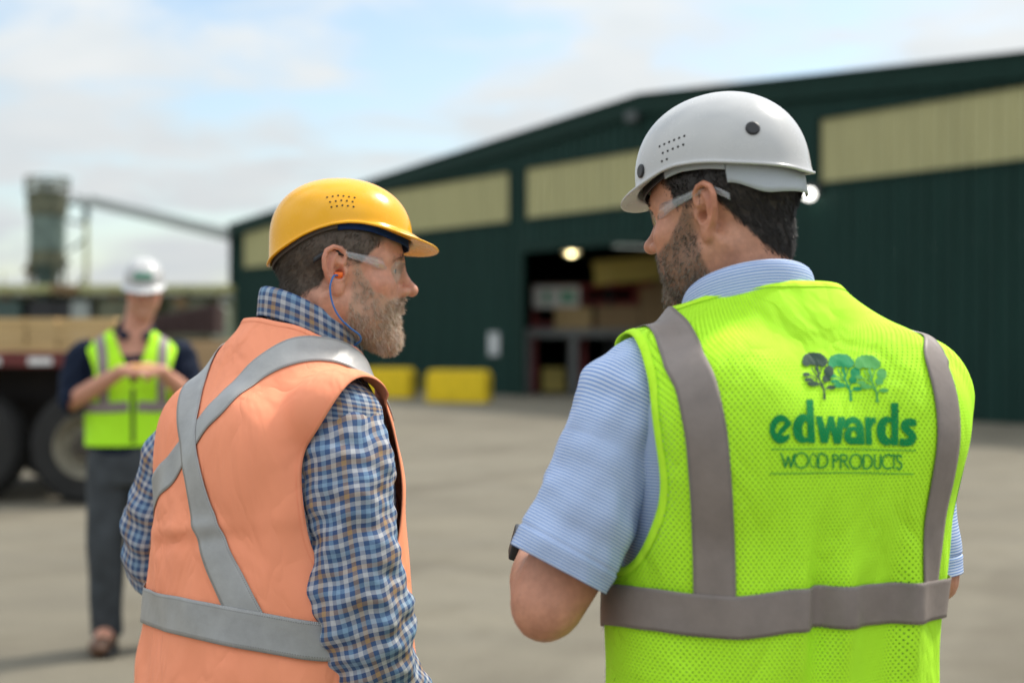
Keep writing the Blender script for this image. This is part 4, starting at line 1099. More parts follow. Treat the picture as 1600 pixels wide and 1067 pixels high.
def grow(name, P, T, B, V, Q, w, n, length, comb, m, seed=1, lift=.5, **kw):
    pos, f = scatter(V, Q, w, n, seed); N = B.grad(pos); Hl = to_head(T, pos)
    cd = np.stack([comb(h) for h in Hl]) @ T[1].T; cd = cd - N * (cd * N).sum(1, keepdims=True)
    rng = np.random.default_rng(seed); K = max(20, n // 22); gi = rng.choice(n, K, replace=False); own = np.zeros(n, int)
    for a in range(0, n, 2000): own[a:a + 2000] = ((pos[a:a + 2000, None, :] - pos[gi][None]) ** 2).sum(-1).argmin(1)
    gd = rng.normal(0, .30 if name != 'hair' else .13, (K, 3)); pull = (pos[gi][own] - pos); d = N * lift + cd + gd[own] + pull * (22 if name != 'hair' else 9) + rng.normal(0, .10, pos.shape)
    far = rng.random(n) < .05; d[far] += rng.normal(0, .45 if name != 'hair' else .2, (far.sum(), 3)); kw['tone'] = rng.random(K)[own]
    L = length(Hl) if callable(length) else length
    return hair_curves(name, pos - N * .0015, d, L, m, P.root, seed=seed, **kw)
def vest_surface(S, lo, hi, h):
    xs, ys, zs = np.arange(lo[0], hi[0], h), np.arange(lo[1], hi[1], h), np.arange(lo[2], hi[2], h)
    return snets(S.grid(xs, ys, zs), xs, ys, zs)
def around(V, c=(0, 0), r=.19):
    """fab for a garment body: distance round the trunk, height"""
    return np.stack([np.arctan2(V[:, 0] - c[0], -(V[:, 1] - c[1])) * r, V[:, 2] + .6 * np.maximum(0, V[:, 1] + .135) * (V[:, 2] > 1.36) * np.clip((V[:, 2] - 1.36) / .08, 0, 1), np.zeros(len(V))], -1)
def boundary_loops(Q):
    from collections import defaultdict
    E = np.concatenate([Q[:, [0, 1]], Q[:, [1, 2]], Q[:, [2, 3]], Q[:, [3, 0]]]); key = set(map(tuple, E.tolist())); nx = {a: b for a, b in key if (b, a) not in key}
    loops = []; seen = set()
    for a in list(nx):
        if a in seen: continue
        L = [a]; seen.add(a); b = nx[a]
        while b in nx and b not in seen: L.append(b); seen.add(b); b = nx[b]
        if len(L) > 20: loops.append(L)
    return loops
def binding(S, V, loop, m, parent, w=.016, off=.002, name='binding', inward=.6):
    """a narrow bias tape folded over an edge of the garment"""
    P = V[loop]; n = len(P)
    for _ in range(14): P = (np.roll(P, 1, 0) + P * 2 + np.roll(P, -1, 0)) / 4
    step = max(1, n // 260); P = P[::step]; n = len(P)
    T_ = np.roll(P, -1, 0) - np.roll(P, 1, 0); T_ /= np.linalg.norm(T_, axis=1, keepdims=True) + 1e-9
    N = S.grad(P); Wd = np.cross(N, T_); Wd /= np.linalg.norm(Wd, axis=1, keepdims=True) + 1e-9
    for _ in range(6): Wd = np.roll(Wd, 1, 0) + 2 * Wd + np.roll(Wd, -1, 0); Wd /= np.linalg.norm(Wd, axis=1, keepdims=True)
    sgn = 1.0   # loop direction decides which side the cloth is on
    rows = []
    A = S.project(P + Wd * w * inward * sgn, off); B_ = S.project(P + Wd * w * .3 * sgn, off)
    rows = [A, (A + B_) / 2 , B_, P + N * off * .8 - Wd * .0015, P - N * off * 1.6 - Wd * .0012, P - N * off * 2.0 + Wd * w * .3]
    V2 = np.concatenate(rows); k = len(rows); Qd = grid_quads(n, k, True)
    s = np.concatenate([[0], np.cumsum(np.linalg.norm(np.diff(P, axis=0), axis=1))])
    fab = np.concatenate([np.stack([s, np.full(n, i * w / 3), np.zeros(n)], -1) for i in range(k)])
    return link(name, me_np(name, V2, Qd, attr=fab), m, parent)
def collar(name, ctr, a, b, z, tilt, h_in, h_out, spread, m, parent, gap=50, n=110, thick=.0022, drop=None, fold=.004, tall=None):
    """a folded shirt collar: stands up round the neck and turns down over itself"""
    ph = np.radians(np.linspace(gap, 360 - gap, n)); rows = []; fabs = []
    d = np.stack([np.sin(ph), np.cos(ph), np.zeros(n)], -1); rr = 1 / np.sqrt((np.sin(ph) / a) ** 2 + (np.cos(ph) / b) ** 2)
    base = np.array(ctr) + d * rr[:, None]; tz = tilt * (base[:, 1] - ctr[1]); base[:, 2] = z + tz
    back = .5 - .5 * np.cos(ph)          # 1 at the nape, 0 in front
    prof = [(-.002, -.02), (0, 0), (.001, h_in * .5), (.002, h_in * .86), (.0035, h_in * .97), (.0065, h_in), (.0095, h_in * .96), (.0125, h_in * .8), (.0125 + spread * .35, h_in - h_out * .4), (.0125 + spread * .7, h_in - h_out * .7), (.0125 + spread, h_in - h_out)]
    s = 0
    rip = waves(3, 4, .09, .0018)
    for i, (o, hz) in enumerate(prof):
        q = base + d * (o * (1.0 if i < 6 else (.7 + .5 * (1 - back)))[:, None] if not np.isscalar((1.0 if i < 6 else 1)) else d * 0) if False else base + d * o
        q = q + np.array([0, 0, 1]) * hz * (tall(ph)[:, None] if tall else 1); q = q + d * rip(q[:, 0], q[:, 1], q[:, 2])[:, None] * (i > 5)
        rows.append(q); fabs.append(np.stack([ph * .07, np.full(n, s), np.zeros(n)], -1))
        s += .006 if i < len(prof) - 1 else 0
    V = np.concatenate(rows); fab = np.concatenate(fabs)
    dl = np.linalg.norm(np.diff(np.array([(o, h) for o, h in prof]), axis=0), axis=1); acc = np.concatenate([[0], np.cumsum(dl)]); fab[:, 1] = np.repeat(acc, n)
    o = link(name, me_np(name, V, grid_quads(n, len(prof)), attr=fab), m, parent)
    md = o.modifiers.new('th', 'SOLIDIFY'); md.thickness = thick; md.offset = 0
    md = o.modifiers.new('sub', 'SUBSURF'); md.levels = 1; md.render_levels = 1; return o
def glasses(P, T, m_lens, m_temple, tip=None, zc=.006, h=.040, ry=.113, rx=.083, ear_y=.0):
    """wrap-round safety glasses in the head frame"""
    g = []
    th = np.radians(np.linspace(-45, 45, 61)); V = []
    nose = lambda a: np.exp(-(a / math.radians(13)) ** 2)
    yoff = -.010
    for t in np.linspace(0, 1, 13):
        a = th; hh = h * (1 - .32 * (np.abs(a) / math.radians(45)) ** 2.2)
        z0 = zc + .012 - hh * .42 + .020 * nose(a) * 1.0 - .012; z1 = zc + .022 - .006 * (np.abs(a) / 1.3) ** 2
        r = 1.0 - .05 * (t - .6) ** 2
        V.append(np.stack([rx * np.sin(a) * r, ry * np.cos(a) * r + yoff - .006 * (1 - t), z0 + (z1 - z0) * t - .004 * (1 - t)], -1))
    V = np.concatenate(V) @ T[1].T + T[0]
    o = link('safety_glasses', me_np('safety_glasses', V, grid_quads(61, 13)), m_lens, P.root); md = o.modifiers.new('th', 'SOLIDIFY'); md.thickness = .0018; md.offset = 0
    for s in (1, -1):
        pts = [(s * rx * .955, .024, zc + .018), (s * .0795, .012, zc + .0185), (s * .0800, -.002, zc + .021)]
        def ribbon(name, pts, hs, m, th_=.0022):
            Pn = spline(np.array(pts, float), 14); hs_ = np.interp(np.linspace(0, 1, 14), np.linspace(0, 1, len(hs)), hs)
            V = np.concatenate([Pn + np.array([0, 0, -1]) * hs_[:, None] / 2, Pn, Pn + np.array([0, 0, 1]) * hs_[:, None] / 2]) @ T[1].T + T[0]
            q = link(name, me_np(name, V, grid_quads(14, 3)), m, o); d = q.modifiers.new('th', 'SOLIDIFY'); d.thickness = th_; d.offset = 0; return q
        ribbon('temple', [(s * .0585, .0700, zc + .0100), (s * .0655, .0590, zc + .0120), (s * .0728, .045, zc + .0145), (s * .0775, .026, zc + .0180), (s * .0790, .012, zc + .0205), (s * .0790, .002, zc + .023)], [.020, .018, .014, .0115, .0095, .008], m_temple)
        ribbon('temple_tip', [(s * .0790, .004, zc + .0225), (s * .0785, -.012, zc + .024), (s * .0790, -.028, zc + .018), (s * .0780, -.042, zc + .008)], [.009, .009, .010, .009], tip or m_temple, .003)
    return o
def eyes(P, T):
    mw = pm('eye_white', (.62, .56, .52), .2, var=.03); mi = pm('eye_iris', (.05, .045, .04), .15, var=.1)
    for s in (1, -1):
        A = Matrix(T[1].tolist()); c = T[0] + T[1] @ np.array([s * .0315, .0745, .0110])
        e = MB().lathe([(.001, -.0128)] + [(.0128 * math.sin(a), -.0128 * math.cos(a)) for a in np.linspace(.2, 2.5, 10)] + [(.0075, .0105)], tuple(c), 20, 'Z', A @ Matrix.Rotation(math.radians(-90), 3, 'X')).build('eye', mw, P.root, smooth=True)
        MB().lathe([(.0078, .0102), (.0062, .0116), (.003, .0128), (.0005, .0131)], tuple(c), 16, 'Z', A @ Matrix.Rotation(math.radians(-90), 3, 'X')).build('iris', mi, e, smooth=True)
M_skin1 = skin_mat('fair_ruddy_skin', (.60, .305, .205), ((.46, .30, .21), (.105, .074, .052)))
M_skin2 = skin_mat('tanned_skin', (.53, .265, .165), ((.17, .10, .065), (.03, .022, .018)))
M_trou = fabric_mat('grey_trousers', (.045, .052, .06), attr=False)
M_boot = pm('brown_leather', (.10, .045, .022), .5, var=.25, vs=20, bump=.3, bs=60)

def trousers(P, legs, waist, m, name='trousers'):
    S = SDF(); S.slices(waist, .03, 2.3)
    for pts, rad in legs: S.chain(pts[:3], [r + .028 for r in rad[:3]], .03)
    w = waves(17, 8, .16, .004)
    zb = .08
    lo = np.min([o[2] for o in S.ops], 0) - .03; hi = np.max([o[3] for o in S.ops], 0) + .03
    xs, ys, zs = np.arange(lo[0], hi[0], .011), np.arange(lo[1], hi[1], .011), np.arange(max(lo[2], .06), hi[2], .014)
    D = S.grid(xs, ys, zs) + w(xs[:, None, None], ys[None, :, None], zs[None, None, :]).astype(f4)
    V, Q = snets(D, xs, ys, zs); return link(name, me_np(name, V, Q, attr=around(V)), m, P.root)
def boots(P, legs, m):
    for pts, rad in legs:
        a, t = np.array(pts[2]), np.array(pts[3]); S = SDF()
        a0 = np.array([a[0], a[1], .05]); t0 = np.array([t[0], t[1], .045])
        S.chain([a0 + [0, 0, .12], a0 + [0, 0, .02]], [.055, .052], .02); S.ell(a0 + [0, -.03, -.005], (.045, .055, .048), .02); S.chain([a0, t0], [.052, .044], .02); S.ell(t0 + (t0 - a0) * .15, (.048, .07, .042), .02)
        lo, hi = a0 - .16, a0 + .24; hi[1] += .1; xs, ys, zs = np.arange(lo[0], hi[0], .008), np.arange(lo[1], hi[1], .008), np.arange(.002, .20, .008)
        V, Q = snets(S.grid(xs, ys, zs), xs, ys, zs); b = link('boot', me_np('boot', V, Q), m, P.root)
        sole = MB(); o = [(a0[0] + math.sin(k) * .052, (a0[1] + t0[1]) / 2 + math.cos(k) * .165) for k in np.linspace(0, 2 * PI, 25)[:-1]]
        sole.prism(o, lambda p: (p[0], p[1], .0), lambda p: (p[0], p[1], .028)); sole.build('sole', M_tyre, b)

# ================================================================== the man with the white helmet, right
def man_white():
    P = Person('person', .335, 1.85, 20, 'man in white helmet and yellow green vest seen from behind')
    T = headframe(P.loc((.283, 1.872, 1.657)), 37, -9, 0)
    nk = [T[0] + T[1] @ np.array([0, -.030, -.035]), P.loc((.300, 1.858, 1.565)), P.loc((.318, 1.835, 1.50))]
    W_ = [(.80, 0, -.01, .215, .148), (1.0, 0, -.01, .216, .148), (1.12, 0, -.012, .217, .148), (1.25, .008, -.015, .226, .150), (1.33, .010, -.02, .238, .152), (1.39, .014, -.022, .250, .147), (1.43, .016, -.020, .252, .135), (1.465, .016, -.016, .230, .120),
          (1.49, .020, -.010, .195, .106), (1.515, .012, -.003, .152, .096), (1.54, .002, .004, .115, .088), (1.565, -.006, .010, .090, .080), (1.59, -.010, .014, .078, .074), (1.62, -.012, .016, .074, .070)]
    torso = [(z, x, y, a - .03, b - .025) for z, x, y, a, b in W_[:11]]
    eL, wL = P.px(857, 936, 1.745), P.loc((.043, 1.985, 1.210)); sL = P.px(1040, 610, 1.80)
    sR, eR = P.px(1400, 640, 1.95), P.px(1445, 888, 1.955); wR = P.loc((.45, 2.12, 1.20))
    hipz = .93
    legs = [([(s * .10, 0, .88), (s * .115, .02, .50), (s * .12, -.01, .09), (s * .14, .15, .05)], [.085, .060, .048, .040]) for s in (1, -1)]
    hL = (wL, unit(P.R.T @ np.array([.35, .85, .1])), P.R.T @ np.array([.3, -.2, -1.]), np.array([1., 0, 0]), .5); hR = (wR, unit(P.R.T @ np.array([-.75, .6, .1])), P.R.T @ np.array([0, 0, -1.]), np.array([0, 1., 0]), .5)
    arms = [([sL, eL + (sL - eL) * .3, eL, eL + (wL - eL) * .35, wL], [.040, .051, .0465, .0475, .029]), ([sR, eR + (sR - eR) * .3, eR, eR + (wR - eR) * .35, wR], [.036, .046, .042, .043, .029])]
    def hairm(x, y, z):
        ear = (x > .0775) & (np.abs(y) < .037) & (z > -.045) & (z < .045); nape = -.066 + .2 * np.maximum(0, x - .035); line = np.where(y < -.012, nape + np.maximum(0, (y + .075)) * 1.35, .028 + (y - .02) * .6)
        side = np.where((y >= -.012) & (y < .04), .018, line)
        return sst(-.004, .006, z - np.where(y >= -.012, side, line)) * sst(.062, .045, y) * (~ear)
    def beardm(x, y, z):
        ear = (x > .072) & (y < .014)
        top = np.interp(y, [.012, .03, .055, .078, .09, .11], [.03, .010, -.024, -.034, -.031, -.031])
        lipx = (x < .021) & (z > -.060) & (z < -.045)
        return sst(.010, .022, y + np.maximum(0, -z - .03) * .25) * sst(.003, -.004, z - top) * sst(-.128, -.112, z) * (~lipx) * (~ear)
    B, V, Q, H, hw, bw, body = build_body(P, T, torso, (nk, [.054, .058, .066]), arms, legs, M_skin2, hairm, beardm, [hL, hR], nose=1.02, full=1.0)
    x, y, z = np.abs(H[:, 0]), H[:, 1], H[:, 2]
    hm = hair_mat('black_hair', [(.010, .0085, .0075), (.022, .018, .015), (.034, .028, .023), (.012, .010, .008), (.045, .038, .032)], .33)
    bm = hair_mat('brown_grey_beard', [(.06, .040, .026), (.10, .066, .042), (.17, .125, .088), (.32, .27, .21), (.09, .06, .04), (.46, .40, .33)])
    grow('hair', P, T, B, V, Q, np.maximum(hw, 0) * (z < .09), 15000, lambda h: np.interp(h[:, 2], [-.075, -.05, -.02, .01, .04], [.005, .010, .012, .009, .009]), lambda h: np.array([-.25 * np.sign(h[0]), -.5, -.9]), hm, 5, .40, droop=(0, 0, -.5), rad=.00042, curl=.14)
    grow('beard', P, T, B, V, Q, bw, 9500, lambda h: np.interp(h[:, 2], [-.11, -.08, -.04, .02], [.008, .009, .008, .005]), lambda h: np.array([0, .35, -1.]), bm, 6, .75, droop=(0, 0, -.7), rad=.00036, curl=.30)
    brow = sst(.014, .008, np.abs(z - .028 - .01 * (x < .03))) * (x > .012) * (x < .048) * (y > .062)
    grow('eyebrow', P, T, B, V, Q, brow + 1e-9, 500, .009, lambda h: np.array([np.sign(h[0]), -.2, .1]), hm, 7, .4, rad=.0003)
    # hidden part of the polo shirt: chest and shoulders
    mp = stripe_mat('blue_white_stripe', (.60, .68, .83), (.20, .32, .62), .0039, duty=.52)
    S0 = SDF(); S0.slices([(z, x, y, a - .014, b - .014) for z, x, y, a, b in W_], .01, 2.4)
    V0, Q0 = vest_surface(S0, (-.33, -.22, .82), (.36, .22, 1.66), .011)
    V0, Q0 = clip(S0, V0, Q0, lambda p: -(p[:, 2] - (1.575 - .55 * (p[:, 1] + .06))))
    fab0 = around(V0)
    # sleeves: left and right, joined to the shirt
    pl = [P.px(1080, 585, 1.83), P.px(1036, 588, 1.80), P.px(990, 625, 1.775), P.px(958, 705, 1.765), P.px(916, 800, 1.752), P.px(871, 888, 1.742)]
    V1, Q1, f1 = sleeve('shirt', pl, [.040, .058, .0665, .0655, .0665, .0665], None, None, 3, fold=.0032, ref=P.R.T @ np.array([.3, 1., 0]), hem=.028, swirl=0,
                        elbow=[(.10, .05, .0035, .05, .6, 1.4), (.26, .07, .0025, .055, 2.2, 1.2)])
    pr = [P.px(1370, 620, 1.94), P.px(1398, 655, 1.945), P.px(1412, 710, 1.95), P.px(1430, 800, 1.95), P.px(1434, 893, 1.95)]
    V2, Q2, f2 = sleeve('shirt', pr, [.044, .052, .054, .056, .0585], None, None, 4, fold=.002, ref=P.R.T @ np.array([-.3, 1., 0]), hem=.026)
    VV = np.concatenate([V0, V1, V2]); QQ = np.concatenate([Q0, Q1 + len(V0), Q2 + len(V0) + len(V1)])
    shirt = link('polo_shirt', me_np('polo_shirt', VV, QQ, attr=np.concatenate([fab0, f1, f2])), mp, P.root); md = shirt.modifiers.new('th', 'SOLIDIFY'); md.thickness = .0022; md.offset = -1
    mc = stripe_mat('blue_white_collar', (.60, .68, .83), (.20, .32, .62), .0039, duty=.52)
    nc = P.loc((.305, 1.845, 0))
    collar('collar', (nc[0], nc[1], 0), .068, .070, 1.530, -.40, .040, .042, .005, mc, shirt, gap=28)
    # vest
    fold = waves(21, 9, .20, .0035, (1, 1, .35)); fold2 = waves(9, 6, .09, .0012, (1, 1, .6))
    def wob(x, y, z):
        lo_ = np.clip((1.36 - z) / .25, 0, 1)
        pleat = 2.0 * (.0075 * np.exp(-((x + .055 - .02 * (z - 1.15)) / .016) ** 2) + .0055 * np.exp(-((x - .01) / .016) ** 2) - .006 * np.exp(-((x + .030) / .016) ** 2) - .004 * np.exp(-((x - .085) / .02) ** 2) + .004 * np.exp(-((x - .12) / .016) ** 2))
        near = np.exp(-((z - 1.165) / .09) ** 2) * (y < 0)
        hang = .0045 * np.sin(2 * PI * x / .105 + 1.2 + 3 * (z - 1.1)) * np.clip((1.27 - z) / .2, 0, 1.2) * (y < .05)
        return hang + fold(x, y, z) * (.25 + .75 * lo_) + fold2(x, y, z) + pleat * near
    S = SDF(); S.slices([(z, x, y, a + .012 * float(sst(1.46, 1.54, z)), b + .012 * float(sst(1.46, 1.54, z))) for z, x, y, a, b in W_], .01, 2.4, zlo=.70, wob=wob)
    S.ell((.115, -.105, 1.40), (.085, .055, .11), .04); S.ell((-.11, -.105, 1.39), (.085, .050, .11), .04)
    S.ell((.210, -.005, 1.445), (.055, .075, .055), .04); S.ell((-.185, .0, 1.458), (.045, .07, .052), .04)
    V, Q = vest_surface(S, (-.34, -.24, .86), (.38, .22, 1.66), .0055)
    def g(p):
        x, y, z = p[:, 0], p[:, 1], p[:, 2]
        neck = smax((1.563 - .55 * (y + .07)) - z, (np.hypot(x + .012, y - .012) - .116) * .7, .03)
        aL = np.sqrt(((y - .005) / .112) ** 2 + ((z - 1.360) / .148) ** 2) - 1; aL = np.where(x < -.09, aL * .12, 1.0)
        aR = np.sqrt(((y - .025) / .105) ** 2 + ((z - 1.315) / .130) ** 2) - 1; aR = np.where(x > .12, aR * .11, 1.0)
        return np.minimum(np.minimum(neck, .5 * (z - .90)), np.minimum(aL, aR))
    V, Q = clip(S, V, Q, g)
    mv = fabric_mat('yellow_green_mesh', (.50, .97, .030), .04, .0012, .35, .72, mesh=(.0064, .0084, .00092))
    mbind = fabric_mat('yellow_green_binding', (.55, .98, .035), .04, .0012, .2)
    vest = link('safety_vest', me_np('safety_vest', V, Q, attr=around(V, (0, 0), .20)), mv, P.root); md = vest.modifiers.new('th', 'SOLIDIFY'); md.thickness = .0012; md.offset = -1
    for lp in boundary_loops(Q):
        if V[lp][:, 2].mean() > 1.0: binding(S, V, lp, mbind, vest, w=.016 if V[lp][:, 2].mean() < 1.5 else .012, off=.0011)
    mt = tape_mat('taupe_reflective_tape', (.235, .195, .175))
    def strip(pix, w, extra_a=(), extra_b=(), nm='reflective_tape', **k):
        c = [np.array(e) for e in extra_a] + list(P.hit(S, pix)) + [np.array(e) for e in extra_b]
        return project_strip(S, c, None, w, mt, nm, vest, **k)
    strip([(1026, 494), (1060, 540), (1088, 600), (1104, 680), (1112, 780), (1116, 880), (1117, 925), (1117, 955)], .050, extra_a=[(-.145, .06, 1.46), (-.15, .02, 1.50)], d=.0022)
    strip([(1460, 560), (1476, 610), (1482, 670), (1475, 735), (1464, 790), (1457, 840), (1452, 890), (1450, 935)], .046, extra_a=[(.20, .06, 1.47), (.205, .02, 1.49)], d=.0022)
    zt = [P.hit(S, [(px, py)])[0] for px, py in ((938, 943), (1030, 951), (1117, 962), (1150, 965), (1250, 953), (1350, 944), (1450, 938))]
    ring = [(-.18, .09, zt[0][2] - .005), (-.222, .02, zt[0][2])] + zt + [(.222, -.0, zt[-1][2]), (.18, .09, zt[-1][2])]
    project_strip(S, ring, None, .0505, mt, 'reflective_tape', vest, d=.0034, steps=.004, nw=11)
    logo(P, S, vest)
    # helmet
    mh = shell_mat('white_shell', (.52, .515, .505))
    h = Helmet(T=T, Lf=.116, Lb=.119, W=.092, H=.166, z0=.054, yc=.0, brim=.022, bw=62, bdrop=.30, rim=((0, .046), (35, .054), (70, .070), (100, .066), (135, .052), (180, .036)))
    sh = h.mesh(mh, P.root, 'hard_hat')
    mstrap = NB('grey_clear_strap'); mstrap.set(color=(.46, .49, .52), rough=.3); mstrap.bump(mstrap.math('SINE', mstrap.math('MULTIPLY', mstrap.n('SeparateXYZ', {0: mstrap.attr('fab')}).outputs[0], 2600.0)), .5, .001); mstrap = mstrap.m
    R_ = math.radians
    h.band(R_(-205), R_(-118), lambda p: .012 + .012 * np.cos((p + PI) * 1.3) * 0 + .020 * sst(R_(-150), R_(-118), p), lambda p: h.h(p) + .004, -.011, mstrap, sh, 'ratchet_strap')
    h.band(R_(-118), R_(-60), lambda p: h.h(p) - .010, lambda p: h.h(p) + .006, -.010, mstrap, sh, 'suspension_band')
    h.band(R_(-60), R_(155), lambda p: h.h(p) - .008, lambda p: h.h(p) + .006, -.010, M_rubber, sh, 'sweat_band')
    for p, zz in ((-141, .094), (-40, .075), (141, .094), (40, .075)): h.dots([(R_(p), zz)], .0092, M_rubber, sh, 'rivet', .0016, 20)
    pts = [(R_(-62 - 5.0 * k - (2.5 if r % 2 else 0) - r * 1.5), .098 - .0105 * r + .0008 * k) for r in range(3) for k in range(6 if r < 1 else 5 if r < 2 else 2)]
    h.dots(pts, .00165, M_hole, sh, 'vent_holes', .0003, 8, 'stuff')
    glasses(P, T, M_clear, M_clear2); eyes(P, T)
    wa = np.exp(-(np.linalg.norm(V - (eL + (wL - eL) * .30), axis=1) / .07) ** 2) * (np.linalg.norm(V - T[0], axis=1) > .25)
    grow('arm_hair', P, T, B, V, Q, wa + 1e-9, 420, .011, lambda h: np.array([.3, .2, -1.]), hm, 12, .35, rad=.00016, curl=.3)
    # watch on the left wrist
    w = MB(); ax = unit(wL - eL); M_ = Matrix(np.stack([np.cross(ax, (0, 0, 1)), ax, np.cross(np.cross(ax, (0, 0, 1)), ax)], 1).tolist())
    cw = eL + (wL - eL) * .93
    q = MB().lathe([(.0335, -.011), (.0355, -.009), (.0355, .009), (.0335, .011)], cw, 28, 'Y', None); 
    wt = MB().lathe([(.0325, -.011), (.0350, -.010), (.0350, .010), (.0325, .011)], tuple(cw), 28, 'Z', M_ @ Matrix.Rotation(math.radians(-90), 3, 'X')).build('wrist_watch', M_rubber, P.root, smooth=True)
    side = unit(P.R.T @ np.array([-1, -.15, .25])); side = unit(side - ax * (side @ ax)); cr = np.cross(ax, side)
    MB().box(tuple(cw + side * .039), (.042, .044, .012), R=Matrix(np.stack([cr, ax, side], 1).tolist())).build('case', M_rubber, wt, bev=.003)
    trousers(P, legs, [(.80, 0, 0, .19, .13), (.90, 0, 0, .195, .135), (1.02, 0, 0, .185, .125)], M_trou); boots(P, legs, M_boot)
    return P

# ------------------------------------------------------------------ the print on the back of the vest, traced as shapes and laid on the cloth
def stroke(x, y, pts, w):
    d = np.full(x.shape, 99.)
    for (a, b) in zip(pts[:-1], pts[1:]):
        a, b = np.array(a, float), np.array(b, float); e = b - a; t = np.clip(((x - a[0]) * e[0] + (y - a[1]) * e[1]) / (e @ e + 1e-9), 0, 1)
        d = np.minimum(d, np.hypot(x - a[0] - t * e[0], y - a[1] - t * e[1]))
    return d - w
def poly2(x, y, pts):
    """signed distance to a closed outline"""
    d = np.full(x.shape, 1e9); s = np.ones(x.shape); n = len(pts)
    for i in range(n):
        a, b = pts[i], pts[(i + 1) % n]; ex, ey = b[0] - a[0], b[1] - a[1]; wx, wy = x - a[0], y - a[1]
        t = np.clip((wx * ex + wy * ey) / (ex * ex + ey * ey + 1e-9), 0, 1); d = np.minimum(d, (wx - ex * t) ** 2 + (wy - ey * t) ** 2)
        c1, c2, c3 = y >= a[1], y < b[1], ex * wy > ey * wx; s = np.where((c1 & c2 & c3) | (~c1 & ~c2 & ~c3), -s, s)
    return s * np.sqrt(d)
def ell2(x, y, cx, cy, rx, ry): 
    k0 = np.hypot((x - cx) / rx, (y - cy) / ry); k1 = np.hypot((x - cx) / rx ** 2, (y - cy) / ry ** 2); return np.where(k1 > 1e-6, k0 * (k0 - 1) / (k1 + 1e-9), -min(rx, ry))
def arc(cx, cy, rx, ry, a0, a1, n=22): return [(cx + rx * math.cos(math.radians(a)), cy + ry * math.sin(math.radians(a))) for a in np.linspace(a0, a1, n)]
def print_mesh(f, box, step):
    """fill the inside of a 2-D distance function with small faces whose rim follows the outline"""
    xs = np.arange(box[0], box[2], step); ys = np.arange(box[1], box[3], step); X_, Y_ = np.meshgrid(xs, ys); D = f(X_, Y_)
    nx = len(xs); Qd = grid_quads(nx, len(ys)); P = np.stack([X_.ravel(), Y_.ravel()], -1); d = D.ravel()
    keep = (d[Qd] < 0).any(1) & (d[Qd].min(1) < -.0)
    P2, Q2, u = compact(P, Qd, keep); d2 = d[u]; m = d2 > 0; e = step * .3
    for _ in range(3):
        q = P2[m]; v = f(q[:, 0], q[:, 1]); gx_ = (f(q[:, 0] + e, q[:, 1]) - f(q[:, 0] - e, q[:, 1])) / (2 * e); gy_ = (f(q[:, 0], q[:, 1] + e) - f(q[:, 0], q[:, 1] - e)) / (2 * e); n2 = gx_ ** 2 + gy_ ** 2 + 1e-3
        st = np.clip(v / n2, -step, step); P2[m] = q - np.stack([gx_ * st, gy_ * st], -1)
    return P2, Q2
